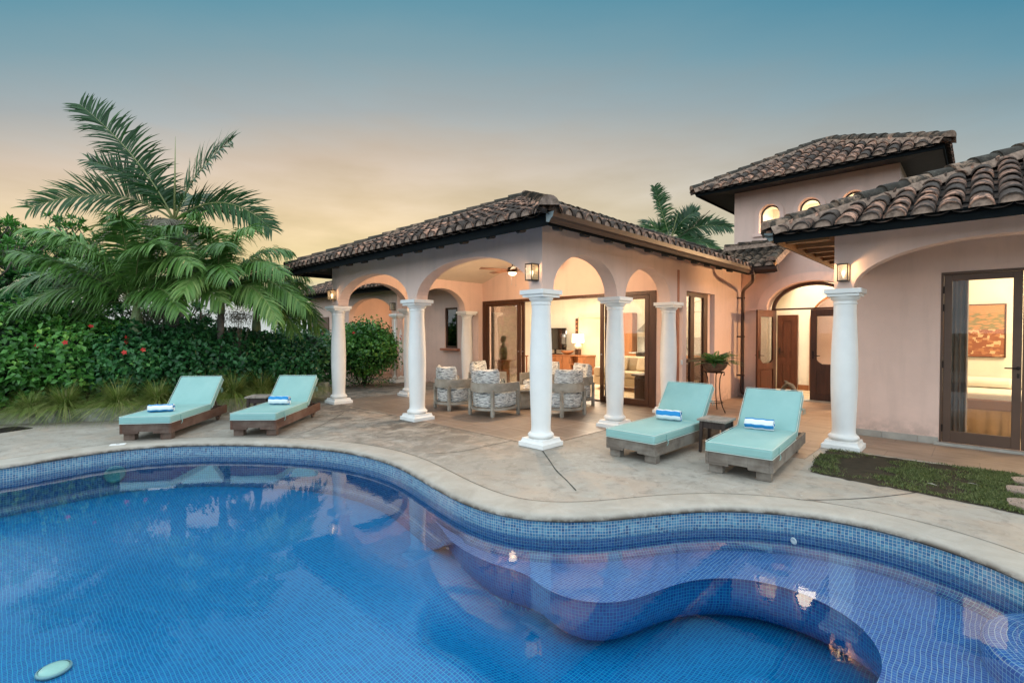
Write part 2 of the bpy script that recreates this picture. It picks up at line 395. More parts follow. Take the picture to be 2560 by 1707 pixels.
M_['turf'] = leaf_mat('turf_blade', (.05,.065,.018), (.13,.165,.045), (.28,.30,.12), .6, .15)
M_['flower'] = leaf_mat('red_petal', (.5,.02,.02), (.7,.04,.03), (.8,.12,.08), .5)
M_['bark'] = simple('grey_bark', (.11,.095,.075), .9, .35, 12, .6, 30)
M_['shaft'] = simple('green_crownshaft', (.22,.28,.12), .5, .2, 4, .1)
M_['stem'] = simple('palm_rachis', (.22,.24,.09), .5, .15, 5, 0)

# ================================================================== GROUND, DECK, POOL
def catmull(P, n=10, closed=True):
    P = [np.array(p, float) for p in P]; out = []; m = len(P)
    for i in range(m if closed else m-1):
        p0, p1, p2, p3 = (P[(i-1) % m], P[i], P[(i+1) % m], P[(i+2) % m]) if closed else (P[max(i-1,0)], P[i], P[i+1], P[min(i+2,m-1)])
        for k in range(n):
            u = k/n
            out.append(.5*((2*p1)+(-p0+p2)*u+(2*p0-5*p1+4*p2-p3)*u*u+(-p0+3*p1-3*p2+p3)*u**3))
    if not closed: out.append(P[-1])
    return np.array(out)
def resample(P, step, closed=True):
    Q = np.vstack([P, P[:1]]) if closed else P
    d = np.r_[0, np.cumsum(np.linalg.norm(np.diff(Q, axis=0), axis=1))]
    n = int(round(d[-1]/step)); s = np.linspace(0, d[-1], n+1)
    o = np.stack([np.interp(s, d, Q[:, k]) for k in range(Q.shape[1])], 1)
    return (o[:-1], s[:-1], d[-1]) if closed else (o, s, d[-1])
POOL = [(-4.02,-5.3),(-4.10,-4.9),(-4.17,-4.5),(-4.13,-4.04),(-3.914,-3.577),(-3.521,-3.124),(-3.02,-2.70),(-2.45,-2.32),(-1.78,-2.05),(-1.1,-1.94),(-.5,-1.97),(.1,-2.09),(.62,-2.19),(.99,-2.235),(1.282,-2.225),(1.535,-2.165),(1.774,-2.03),(1.984,-1.841),(2.167,-1.611),(2.331,-1.336),(2.501,-1.049),(2.694,-.788),(2.911,-.58),(3.145,-.43),(3.383,-.326),(3.62,-.262),(3.919,-.241),(4.199,-.292),(4.449,-.409),(4.66,-.56),(4.95,-.9),(5.3,-1.6),(5.6,-2.8),(5.75,-4.4),(5.7,-6.2),(5.0,-7.8),(3.0,-8.7),(.4,-8.9),(-2.2,-8.3),(-3.8,-7.0),(-4.05,-6.0)]
OUT, OS, OL = resample(catmull(POOL, 10), .05)
def smooth_loop(P, k=2, it=3):
    for _ in range(it): P = (np.roll(P, 1, 0) + 2*P + np.roll(P, -1, 0))/4
    return P
OUT = smooth_loop(OUT, it=40)
def normals2(P, closed=True):
    t = np.roll(P, -1, 0) - np.roll(P, 1, 0) if closed else np.gradient(P, axis=0)
    t /= np.linalg.norm(t, axis=1)[:, None]
    return np.stack([-t[:, 1], t[:, 0]], 1)
area = np.sum(OUT[:, 0]*np.roll(OUT[:, 1], -1) - np.roll(OUT[:, 0], -1)*OUT[:, 1])/2
ON = normals2(OUT)*(1 if area < 0 else -1)     # pointing away from the water
def offset(P, Nn, d): return P + Nn*d
def poly_mesh(loops, z, name, mat, kind='structure', uv=False):
    vs = [[Vector((p[0], p[1], 0)) for p in lp] for lp in loops]
    tr = tessellate_polygon(vs)
    mb = MB(); flat = [p for lp in vs for p in lp]
    for p in flat: mb.vert((p.x, p.y, z))
    for a, b, c in tr:
        n = (flat[b]-flat[a]).cross(flat[c]-flat[a])
        q = (a, b, c) if n.z > 0 else (a, c, b)
        mb.face(q, [(flat[i].x, flat[i].y) for i in q] if uv else None)
    return mb
big = [(-16, -14), (16, -14), (16, 14), (-16, 14)]
COPW = .36
inner = offset(OUT, ON, COPW)
# curb line that holds the planting bed on the left
CURB, _, _ = resample(catmull([(-10.5,-9.6),(-9.4,-7.8),(-8.4,-6.3),(-7.84,-5.33),(-7.45,-4.74),(-6.86,-3.85),(-6.5,-3.0),(-6.33,-2.1),(-6.42,-1.3),(-6.75,-.6),(-7.4,.1),(-8.2,.8)], 10, False), .12, False)
mb = poly_mesh([big, [tuple(p) for p in inner[::-1]]], 0.0, 'deck', None)
# saw-cut joints, thin dark strips 3 mm proud of the slab
def strip(mb, pts, w, z, mi):
    P, _, _ = resample(catmull(pts, 8, False), .06, False); Nn = normals2(P, False); mb.mi = mi
    ww = w*(.7+.6*rng.random(len(P)))
    a = mb.ring([(p[0]+n[0]*k/2, p[1]+n[1]*k/2, z) for p, n, k in zip(P, Nn, ww)]); b = mb.ring([(p[0]-n[0]*k/2, p[1]-n[1]*k/2, z) for p, n, k in zip(P, Nn, ww)])
    mb.bridge(b, a, False); mb.mi = 0
strip(mb, [(.23,-.235),(.62,-.56),(.95,-.84),(1.28,-1.07),(1.55,-1.27)], .014, .003, 1)
strip(mb, [(3.12,-.10),(3.4,.12),(3.75,.55),(4.05,1.05)], .012, .003, 1)
strip(mb, [(-.5,-.05),(-.52,-.5),(-.55,-1.02),(-.75,-1.4)], .012, .003, 1)
strip(mb, [(-4.73,-.54),(-4.0,-1.2),(-3.35,-1.9),(-3.3,-2.2)], .012, .003, 1)
deck = part(mb, 'deck', [M_['deck'], M_['joint']]); tag(deck, kind='structure')
# coping ring with a rolled lip
mb = MB()
prof = [(COPW, 0.0), (COPW-.012, .004), (.10, .004), (.05, .001), (.02, -.008), (0, -.024), (-.008, -.04), (0, -.052), (.02, -.058), (.05, -.058)]
rings = [mb.ring([(p[0], p[1], z) for p in offset(OUT, ON, d)]) for d, z in prof]
for a, b in zip(rings, rings[1:]): mb.bridge(a, b)
ci = mb.mi; mb.mi = 1
g1 = mb.ring([(p[0], p[1], .0055) for p in offset(OUT, ON, COPW-.004)]); g2 = mb.ring([(p[0], p[1], .0055) for p in offset(OUT, ON, COPW+.004)])
mb.bridge(g2, g1)
cop = part(mb, 'pool_coping', [M_['coping'], M_['joint']], smooth=True, autos=R(50)); tag(cop, kind='structure')
# pool wall: mosaic band then cobalt tile, coved into the floor
SHZ, FLZ = -.385, -.60
sx_ = lambda a, b, x: (lambda u: u*u*(3-2*u))(np.clip((x-a)/(b-a), 0, 1))
xs = OUT[:, 0]; ys = OUT[:, 1]
shelfness = np.where((xs > 0.2) & (ys > -3.9), sx_(.45, 1.0, xs), 0.0)
botz = FLZ + (SHZ-FLZ)*shelfness
mb = MB()
def ringz(off, zf): return mb.ring([(p[0], p[1], z) for p, z in zip(offset(OUT, ON, off), zf)])
WZ = -.175
n = len(OUT); ss = np.r_[OS, OL]
levels = [(.028, np.full(n, -.056), 0.0), (.028, np.full(n, -.056-.16), .16)]
rr = [ringz(o, z) for o, z, _ in levels]; vv = [l[2] for l in levels]
def bridge_uv(a, b, va, vb, mi):
    mb.mi = mi
    for i in range(n):
        j = (i+1) % n
        mb.face((a[i], b[i], b[j], a[j]), [(ss[i], va[i]), (ss[i], vb[i]), (ss[i+1], vb[j]), (ss[i+1], va[j])])
bridge_uv(rr[0], rr[1], np.zeros(n), np.full(n, .162), 0)
prev = rr[1]; pv = np.full(n, .162); rc = .09
for k in range(0, 7):
    an = k/6*PI/2
    off = .028 - rc*(1-math.cos(an)); z = botz + rc - rc*math.sin(an) + (-.002 if k == 6 else 0)
    cur = ringz(off, z); v = .162 + (-.216-(botz+rc)) + rc*an
    bridge_uv(prev, cur, pv, v, 1); prev, pv = cur, v
cur = ringz(-.12, botz - .004); bridge_uv(prev, cur, pv, pv+.06, 1)
q0 = ringz(.03, np.full(n, -.22)); q1 = ringz(.03, np.full(n, -1.15)); bridge_uv(q0, q1, np.zeros(n), np.full(n, .93), 1)
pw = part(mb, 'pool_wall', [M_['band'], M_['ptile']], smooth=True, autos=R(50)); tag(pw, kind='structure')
# underwater shelf with rounded rim and drop wall
RIM = [(.28,-2.06),(.55,-2.14),(.85,-2.27),(1.2,-2.33),(1.5,-2.32),(1.80,-2.25),(2.05,-2.32),(2.28,-2.31),(2.45,-2.22),(2.58,-2.05),(2.66,-1.80),(2.75,-1.52),(2.90,-1.28),(3.10,-1.11),(3.34,-1.02),(3.62,-1.03),(3.90,-1.17),(4.09,-1.42),(4.16,-1.75),(4.10,-2.3),(4.15,-3.0),(4.55,-3.5),(5.2,-3.8),(5.9,-3.95)]
RP, RS, RL = resample(catmull(RIM, 12, False), .04, False)
for _ in range(12): RP[1:-1] = (RP[:-2]+2*RP[1:-1]+RP[2:])/4
RN = normals2(RP, False)
if RN[len(RN)//3] @ (np.array([2.0,-4.0])-RP[len(RN)//3]) < 0: RN = -RN      # towards the deep water
mb = MB(); prevr = None; r1 = .06
FD = -.85
pr = []
for k in range(7): an = k/6*PI/2; pr.append((-r1+r1*math.sin(an), SHZ - r1 + r1*math.cos(an), r1*an))
v0 = pr[-1][2]; h = abs(FD-SHZ)
for k in range(7): an = k/6*PI/2; pr.append((.30*(1-math.cos(an)), FD+.30-.30*math.sin(an), v0+h-r1-.30+.30*an))
m = len(RP)
rings = [[mb.vert((p[0]+q[0]*d, p[1]+q[1]*d, z)) for p, q in zip(RP, RN)] for d, z, _ in pr]
for a, b, va, vb in zip(rings, rings[1:], [p[2] for p in pr], [p[2] for p in pr][1:]):
    mb.mi = 0 if va < r1*1.2 else 1
    for i in range(m-1):
        mb.face((a[i], a[i+1], b[i+1], b[i]), [(RS[i], va), (RS[i+1], va), (RS[i+1], vb), (RS[i], vb)])
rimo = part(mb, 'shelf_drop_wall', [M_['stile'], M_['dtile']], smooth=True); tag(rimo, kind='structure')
i0 = int(np.argmin(np.linalg.norm(OUT-RP[0], axis=1))); i1 = int(np.argmin(np.linalg.norm(OUT-np.array((5.72,-3.9)), axis=1)))
sec = OUT[i0:i1] if i0 < i1 else np.vstack([OUT[i0:], OUT[:i1]])
if np.max(sec[:, 1]) < -1: sec = (np.vstack([OUT[i0:], OUT[:i1]]) if i0 < i1 else OUT[i1:i0][::-1])
rp_in = RP - RN*r1
mb = poly_mesh([[tuple(p) for p in sec] + [tuple(p) for p in rp_in[::-1]]], SHZ, 'x', None, uv=True)
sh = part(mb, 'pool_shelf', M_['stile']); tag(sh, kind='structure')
# a round entry step at the right end of the shelf
mb = MB(); prs = [(0, .17), (.55, .17), (.59, .16), (.61, .13), (.61, 0)]
rr = []
for r_, z_ in prs: rr.append(mb.ring([(5.12+max(r_, .001)*math.cos(2*PI*k/48), -1.10+max(r_, .001)*math.sin(2*PI*k/48), SHZ+z_) for k in range(48)]))
for a, b, va, vb in zip(rr, rr[1:], [0,.55,.59,.62,.75], [.55,.59,.62,.75,.8]):
    for i in range(48):
        j = (i+1) % 48; s0 = .61*2*PI*i/48; s1 = .61*2*PI*(i+1)/48
        mb.face((a[i], b[i], b[j], a[j]), [(s0, va), (s0, vb), (s1, vb), (s1, va)])
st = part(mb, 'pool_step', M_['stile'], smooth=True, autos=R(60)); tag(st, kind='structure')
# floor: a height field deepening towards the middle
gx = np.arange(-4.4, 6.1, .08); gy = np.arange(-9.2, -.1, .08)
GX, GY = np.meshgrid(gx, gy); pts = np.stack([GX.ravel(), GY.ravel()], 1)
d = np.min(np.linalg.norm(pts[:, None, :]-OUT[None, ::4, :], axis=2), axis=1)
def inside(pts, P):
    c = np.zeros(len(pts), bool); x, y = pts[:, 0], pts[:, 1]; j = len(P)-1
    for i in range(len(P)):
        xi, yi = P[i]; xj, yj = P[j]
        hit = ((yi > y) != (yj > y)) & (x < (xj-xi)*(y-yi)/(yj-yi+1e-12)+xi); c ^= hit; j = i
    return c
ins = inside(pts, OUT)
dd = np.where(ins, d, -d)
drm = np.min(np.linalg.norm(pts[:, None, :]-RP[None, ::3, :], axis=2), axis=1)
zz = np.where(dd > 0, FLZ - .006 - .34*np.maximum(sx_(.05, 2.2, dd), 0.70*(1-sx_(.3, 1.3, drm))*sx_(.9, 1.6, pts[:, 0])), FLZ-.006)
mb = MB(); mb.v = [(a, b, z) for (a, b), z in zip(pts, zz)]; nx = len(gx)
ok = dd > -.12
for j in range(len(gy)-1):
    for i in range(nx-1):
        q = (j*nx+i, j*nx+i+1, (j+1)*nx+i+1, (j+1)*nx+i)
        if all(ok[k] for k in q): mb.face(q, [(pts[k][0], pts[k][1]) for k in q])
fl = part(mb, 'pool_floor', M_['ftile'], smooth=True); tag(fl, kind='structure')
# water
def water_mat():
    s = Mt('pool_water'); N_, L_ = s.N, s.L
    tr = N_.new('ShaderNodeBsdfTransparent'); tr.inputs[0].default_value = (.93, .99, 1.0, 1)
    gl = N_.new('ShaderNodeBsdfGlossy'); gl.inputs['Roughness'].default_value = .012
    n = s.noise(2.2, 3, .5, s.mapping((1, 1, 1)), .4); n2 = s.noise(14, 2, .5)
    b = s.bump(n, .10, .010); b = s.bump(n2, .22, .0014, b); L_.new(b, gl.inputs['Normal'])
    ge = N_.new('ShaderNodeNewGeometry'); dt = N_.new('ShaderNodeVectorMath'); dt.operation = 'DOT_PRODUCT'; L_.new(ge.outputs['Incoming'], dt.inputs[0]); L_.new(b, dt.inputs[1])
    k = s.math('POWER', s.math('SUBTRACT', 1.0, s.math('ABSOLUTE', dt.outputs['Value']), clamp=True), 4.6)
    f = s.math('MULTIPLY_ADD', k, 1.1, .055, clamp=True)
    mx = N_.new('ShaderNodeMixShader'); L_.new(f, mx.inputs[0]); L_.new(tr.outputs[0], mx.inputs[1]); L_.new(gl.outputs[0], mx.inputs[2])
    L_.new(mx.outputs[0], s.out.inputs[0]); return s.m
M_['water'] = water_mat()
mb = poly_mesh([[tuple(p) for p in offset(OUT, ON, .02)]], WZ, 'x', None)
wt = part(mb, 'water', M_['water']); tag(wt, kind='structure')
# far ground
mb = MB(); r_in = 15.5
ring0 = mb.ring([(1500*math.cos(2*PI*k/48), 1500*math.sin(2*PI*k/48), -.35) for k in range(48)])
ring1 = mb.ring([(30*math.cos(2*PI*k/48), 30*math.sin(2*PI*k/48), -.30) for k in range(48)])
mb.bridge(ring0, ring1)
sq = mb.ring([(-15.9,-13.9,-.3),(15.9,-13.9,-.3),(15.9,13.9,-.3),(-15.9,13.9,-.3)])
# fill between the square edge of the deck slab and the ring, leaving the pool pit free
for k in range(48):
    a = 2*PI*(k+.5)/48
    cidx = sq[2] if (math.cos(a) > 0 and math.sin(a) > 0) else sq[3] if math.sin(a) > 0 else sq[0] if math.cos(a) < 0 else sq[1]
    mb.face((ring1[k], ring1[(k+1) % 48], cidx))
for k, (s0, s1) in ((0, (sq[1], sq[2])), (12, (sq[2], sq[3])), (24, (sq[3], sq[0])), (36, (sq[0], sq[1]))):
    mb.face((ring1[k], s1, s0))
gr = part(mb, 'ground', M_['earth']); tag(gr, kind='structure')
# deck edge skirt
mb = MB(); mb.box(-16,16,-14.02,-14,-.4,-.002); mb.box(-16,16,14,14.02,-.4,-.002); mb.box(-16.02,-16,-14,14,-.4,-.002); mb.box(16,16.02,-14,14,-.4,-.002)
tag(part(mb, 'deck_edge', M_['curb']), kind='structure')
# floors of porch and paving, thin slabs over the deck
mb = MB(); mb.box(-6.45, .06, -.06, 4.4, -.01, .006)
tag(part(mb, 'porch_floor', M_['porch']), kind='structure')
mb = MB(); mb.box(.064, 2.9, 1.75, 7.72, -.01, .005); mb.box(2.9, 7.8, 2.66, 3.98, -.01, .0052)
tag(part(mb, 'path', M_['flag']), kind='structure')
# curb
mb = MB(); CN = normals2(CURB, False)
if CN[20] @ np.array([-1, 0]) < 0: CN = -CN
hh = np.interp(CURB[:, 1], [-9, -5.3, -4.7, -3.8, -2, 1], [.17, .175, .21, .25, .27, .27])
def cr(o, z): return mb.ring([(p[0]+q[0]*o, p[1]+q[1]*o, zz_) for p, q, zz_ in zip(CURB, CN, z)])
A = [cr(0, hh*0-.01), cr(.0, hh-.015), cr(.012, hh), cr(.15, hh), cr(.16, hh*0)]
for a, b in zip(A, A[1:]): mb.bridge(a, b, False)
cu = part(mb, 'garden_curb', M_['curb'], smooth=True, autos=R(40)); tag(cu, 'low stained concrete kerb wall holding back the planting bed beside the pool deck', 'kerb wall')
# soil bed behind
mb = MB(); a = [mb.vert((p[0]+q[0]*.14, p[1]+q[1]*.14, h_-.03)) for p, q, h_ in zip(CURB, CN, hh)]
b = [mb.vert((-15.8, y_, .2)) for y_ in np.linspace(-13, 2.4, len(CURB))]
mb.bridge(a, b, False)
tag(part(mb, 'flower_bed_soil', M_['soil']), kind='structure')
# lawn patch with stepping stones
LAWN = [(3.02,2.54),(2.995,1.9),(3.10,1.12),(3.55,1.05),(4.04,1.04),(4.45,.98),(4.9,.88),(5.6,.7),(6.6,.5),(6.6,2.60),(5,2.60),(3.5,2.56)]
LJ, _, _ = resample(np.vstack([np.array(LAWN), LAWN[:1]]), .05, False); LJ = LJ[:-1]+rng.normal(0, .012, (len(LJ)-1, 2))
mb = poly_mesh([[tuple(p) for p in LJ]], .006, 'x', None); tag(part(mb, 'lawn_soil', M_['soil']), kind='structure')
# ================================================================== VILLA
villa = thing('villa', 'salmon stucco house with white columns, arches, barrel tile roofs and a square tower', 'house', (0, 0, 0))
rear = thing('guest_house', 'low salmon tiled wing behind the flowering bush, seen through the left arches', 'house', (0, 0, 0))
LC = (0, 0, 0)
def wall(mb, axis, f0, f1, u0, u1, z0, ztop, ops=(), nseg=28):
    """wall along axis ('x' or 'y') between faces f0,f1 with arched or square openings (a,b,zb,spring,rise)"""
    zt = ztop if callable(ztop) else (lambda u: ztop)
    def top(o, u):
        a, b, zb, s, r = o
        if r <= 0: return s
        k = (u-(a+b)/2)/((b-a)/2); return s + r*math.sqrt(max(0, 1-min(1, abs(k))**2.05))
    us = {round(u0, 5), round(u1, 5)}
    for o in ops:
        a, b = o[0], o[1]
        if o[4] > 0:
            for k in range(nseg+1): us.add(round((a+b)/2 - (b-a)/2*math.cos(PI*k/nseg), 5))
        else: us |= {round(a, 5), round(b, 5)}
    if callable(ztop):
        for k in range(9): us.add(round(u0+(u1-u0)*k/8, 5))
    us = sorted(u for u in us if u0-1e-6 <= u <= u1+1e-6)
    def P(u, f, z): return (u, f, z) if axis == 'x' else (f, u, z)
    def quad(a, b, c, d): mb.poly([a, b, c, d])
    for ua, ub in zip(us, us[1:]):
        if ub-ua < 1e-5: continue
        um = (ua+ub)/2; cov = sorted([o for o in ops if o[0] < um < o[1]], key=lambda o: o[2])
        lo = (z0, z0); spans = []
        for o in cov:
            if o[2] > lo[0]+1e-4: spans.append((lo, (o[2], o[2])))
            lo = (top(o, ua), top(o, ub))
            quad(P(ua, f0, lo[0]), P(ub, f0, lo[1]), P(ub, f1, lo[1]), P(ua, f1, lo[0]))
            if o[2] > z0+1e-4: quad(P(ua, f0, o[2]), P(ua, f1, o[2]), P(ub, f1, o[2]), P(ub, f0, o[2]))
        spans.append((lo, (zt(ua), zt(ub))))
        for (a, b), (c, d) in spans:
            quad(P(ua, f0, a), P(ub, f0, b), P(ub, f0, d), P(ua, f0, c))
            quad(P(ua, f1, a), P(ua, f1, c), P(ub, f1, d), P(ub, f1, b))
    for o in ops:
        for u in (o[0], o[1]):
            if u0 < u < u1: quad(P(u, f0, o[2]), P(u, f1, o[2]), P(u, f1, o[3]), P(u, f0, o[3]))
    for u in (u0, u1): quad(P(u, f0, z0), P(u, f1, z0), P(u, f1, zt(u)), P(u, f0, zt(u)))
    if z0 > .5: quad(P(u0, f0, z0), P(u0, f1, z0), P(u1, f1, z0), P(u1, f0, z0)) if not ops else None
    return mb
CZ = 2.195
def wpart(parent, mats, *a, name='wall', **k):
    mb = MB(); wall(mb, *a, **k); bm_fix = part(mb, name, mats, parent); return bm_fix
# --- porch walls with arches
wpart(villa, M_['wall'], 'x', -.12, .12, -6.07, .12, CZ, 3.10, [(-5.79,-3.10,CZ,CZ+.01,.575),(-2.83,-.11,CZ,CZ+.01,.585)], name='arcade_wall')
wpart(villa, M_['wall'], 'y', .1205, -.1205, .12, 4.28, CZ, 3.10, [(.13,1.80,CZ,CZ+.02,.565),(2.07,3.74,CZ,CZ+.02,.56)], name='arcade_wall')
wpart(villa, M_['wall'], 'y', -6.07, -5.83, .12, 4.10, CZ, 3.10, [(.13,1.72,CZ,CZ+.02,.56),(2.02,3.60,CZ,CZ+.02,.56)], name='arcade_wall')
wpart(villa, M_['wall'], 'y', -6.068, -5.832, 4.10, 4.50, 0, 3.10, name='wall')
# wing side wall with the tall window
wpart(villa, M_['wall'], 'y', .12, -.12, 4.28, 7.66, 0, 3.10, [(4.46,5.93,.27,2.46,0)], name='wall')
# porch back wall
zb = lambda x: 3.0 + math.tan(R(17.5))*max(0, min(x+5.83, -.12-x)) + .05
wpart(villa, M_['wall'], 'x', 4.26, 4.49, -5.832, -.12, 0, zb, [(-5.81,-.45,0,2.484,0)], name='wall')
# wall with small window left of the porch
mb = MB(); wall(mb, 'x', 4.30, 4.50, -8.75, -6.068, 0, 3.0, [(-7.60,-7.0,1.12,2.37,0)]); part(mb, 'wall', M_['wall'], villa)
# porch ceiling, four planes
tp = math.tan(R(17.5)); xm = -2.975; hz = 3.0 + tp*2.855
mb = MB()
mb.poly([(-5.832,.12,3.0),(-5.832,4.27,3.0),(xm,4.27,hz),(xm,2.975,hz)])
mb.poly([(-.12,.12,3.0),(-.12,4.27,3.0),(xm,4.27,hz),(xm,2.975,hz)])
mb.poly([(-5.832,.12,3.0),(xm,2.975,hz),(-.12,.12,3.0)])
part(mb, 'ceiling', M_['ceil'], villa)
# --- columns
def column(x, y, parent, plinth_flip=False):
    prof = [(.150,.20),(.142,.22),(.139,.26)]
    for k in range(0, 15):
        u = k/14; z = .30 + u*1.60; r = .139 + .024*math.sin(PI*min(1, u*1.02))**1.1 - .006*u; prof.append((r, z))
    prof += [(.134,1.95),(.134,1.985),(.142,1.99),(.144,2.005),(.136,2.012),(.136,2.03),(.15,2.045),(.168,2.066),(.174,2.085),(.174,2.095)]
    mb = MB(); mb.lathe(prof, 40, 0, 0)
    c = part(mb, 'column', M_['white'], parent, smooth=True, autos=R(40)); c.location = (x, y, 0)
    mb = MB(); mb.box(-.188,.188,-.188,.188,2.093,2.132); mb.box(-.2156,.2156,-.2156,.2156,2.1325,2.196)
    k = part(mb, 'capital', M_['white'], c, bevel=.005)
    mb = MB(); mb.box(-.226,.226,-.226,.226,.004,.066); part_pts = [( .214,.0665),(.200,.078),(.192,.098),(.190,.118)]
    for (a, z0), (b, z1) in zip(part_pts, part_pts[1:]):
        r0 = mb.ring([(-a,-a,z0),(a,-a,z0),(a,a,z0),(-a,a,z0)]); r1 = mb.ring([(-b,-b,z1),(b,-b,z1),(b,b,z1),(-b,b,z1)]); mb.bridge(r0, r1)
    mb.face(r1)
    part(mb, 'plinth', M_['white'], c, bevel=.004)
    mb = MB(); mb.lathe([(.150,.118)] + [(.152+.034*math.sin(PI*t_/8), .118+.082*t_/8) for t_ in range(9)] + [(.140,.201)], 40)
    part(mb, 'base_ring', M_['white'], c, smooth=True)
    return c
for x_, y_ in ((0,0),(-2.99,0),(-6.03,0),(0,1.94),(0,3.91),(-5.96,1.87),(-5.96,3.78),(3.13,2.80),(6.17,2.80)): column(x_, y_, villa)
column(-9.06, 3.55, rear)
# --- roofs of barrel tiles
def roof_slope(mb, o, e, nrm, Lg, z0, pitch, tmax, clip=None, tw=.20, tl=.34):
    tn = math.tan(pitch); sl = 1/math.cos(pitch)
    def P(s_, t_, dz=0): return (o[0]+e[0]*s_+nrm[0]*t_, o[1]+e[1]*s_+nrm[1]*t_, z0+t_*tn+dz)
    nc = int(Lg/tw); tw = Lg/nc; ns_ = 7
    for k in range(nc):
        s0 = (k+.5)*tw; tm = tmax(s0)
        # pans: concave strip between covers
        sp_ = k*tw
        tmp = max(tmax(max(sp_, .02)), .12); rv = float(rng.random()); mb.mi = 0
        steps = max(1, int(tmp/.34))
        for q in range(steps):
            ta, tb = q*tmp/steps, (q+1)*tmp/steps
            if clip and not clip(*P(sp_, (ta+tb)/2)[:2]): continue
            rv = float(rng.random())*.42  # held to the dark tones: deep shadow put into the pan colour
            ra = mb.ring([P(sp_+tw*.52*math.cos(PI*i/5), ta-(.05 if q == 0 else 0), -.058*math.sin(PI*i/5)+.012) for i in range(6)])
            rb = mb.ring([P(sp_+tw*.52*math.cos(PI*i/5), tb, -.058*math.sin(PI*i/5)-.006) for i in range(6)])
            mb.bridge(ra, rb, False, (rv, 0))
        t_ = -.075; c_ = 0
        while t_ < tm - .08:
            tc_ = min(t_+tl/2, tm)
            if (not clip) or clip(*P(s0, tc_)[:2]):
                rv = float(rng.random()); jx = float(rng.normal(0, .005)); jz = float(rng.normal(0, .003)); ja = float(rng.normal(0, .006))
                te = min(t_+tl+.09, tm+.12)
                r0, r1 = tw*.44, tw*.37
                ra = []; rb = []
                for i in range(ns_+1):
                    a = PI*i/ns_
                    ra.append(P(s0+jx+r0*math.cos(a), t_, .022+jz+.100*math.sin(a)-.02))
                    rb.append(P(s0+jx+ja+r1*math.cos(a), te, .004+.080*math.sin(a)-.02))
                A = mb.ring(ra); B = mb.ring(rb); mb.mi = 0; mb.bridge(A, B, False, (rv, 0))
                # visible thickness of the lower edge
                rc_ = [P(s0+jx+(r0-.016)*math.cos(PI*i/ns_), t_+.002, .022+jz+.086*math.sin(PI*i/ns_)-.02) for i in range(ns_+1)]
                Cc = mb.ring(rc_); mb.bridge(Cc, A, False, (rv*.6, 0))
                if c_ == 0:
                    mb.mi = 1
                    Dd = mb.ring([P(s0+jx+(r0-.014)*math.cos(PI*i/ns_), t_+.02, .02+jz+.084*math.sin(PI*i/ns_)-.02) for i in range(ns_+1)])
                    mb.face(Dd); mb.mi = 0
            t_ += tl; c_ += 1
def roof_under(mb, o, e, nrm, Lg, z0, pitch, Tm, dz=-.06, hipped=(True, True)):
    tn = math.tan(pitch)
    def P(s_, t_): return (o[0]+e[0]*s_+nrm[0]*t_, o[1]+e[1]*s_+nrm[1]*t_, z0+t_*tn+dz)
    mb.poly([P(0, 0), P(Lg, 0), P(Lg-(Tm if hipped[1] else 0), Tm), P(Tm if hipped[0] else 0, Tm)], (.3, 0))
def ridge(mb, a, b, r=.115, step=.33, up=.045):
    a = Vector(a); b = Vector(b); d = b-a; Lg = d.length; d.normalize()
    s_ = d.cross(Vector((0,0,1))).normalized(); u = s_.cross(d)
    k = 0; x = -.06
    while x < Lg-.05:
        rv = float(rng.random()); r0 = r*(1+rng.normal(0, .03)); r1 = r0*.85; e0 = x; e1 = min(x+step+.09, Lg+.02)
        off = s_*float(rng.normal(0, .008))
        A = mb.ring([a+d*e0+off+s_*r0*math.cos(PI*i/8)+u*(up+.018+r0*.95*math.sin(PI*i/8)) for i in range(9)])
        B = mb.ring([a+d*e1+off+s_*r1*math.cos(PI*i/8)+u*(up+r1*.95*math.sin(PI*i/8)) for i in range(9)])
        mb.mi = 0; mb.bridge(A, B, False, (rv, 0))
        if k == 0: mb.mi = 1
        mb.face(A[::-1], (min(1, rv*.8), 0)); mb.mi = 0
        # mortar bedding both sides
        mb.mi = 1
        for sg in (1, -1):
            j = float(rng.normal(0, .01))
            p0 = a+d*e0+s_*sg*(r*1.02)+u*(up+.02); p1 = a+d*e1+s_*sg*(r*.95)+u*(up+.02)
            q0 = a+d*e0+s_*sg*(r*1.35+j)+u*(-.045); q1 = a+d*e1+s_*sg*(r*1.35-j)+u*(-.045)
            mb.poly([p0, p1, q1, q0], (rv, 0))
        mb.mi = 0; x += step; k += 1
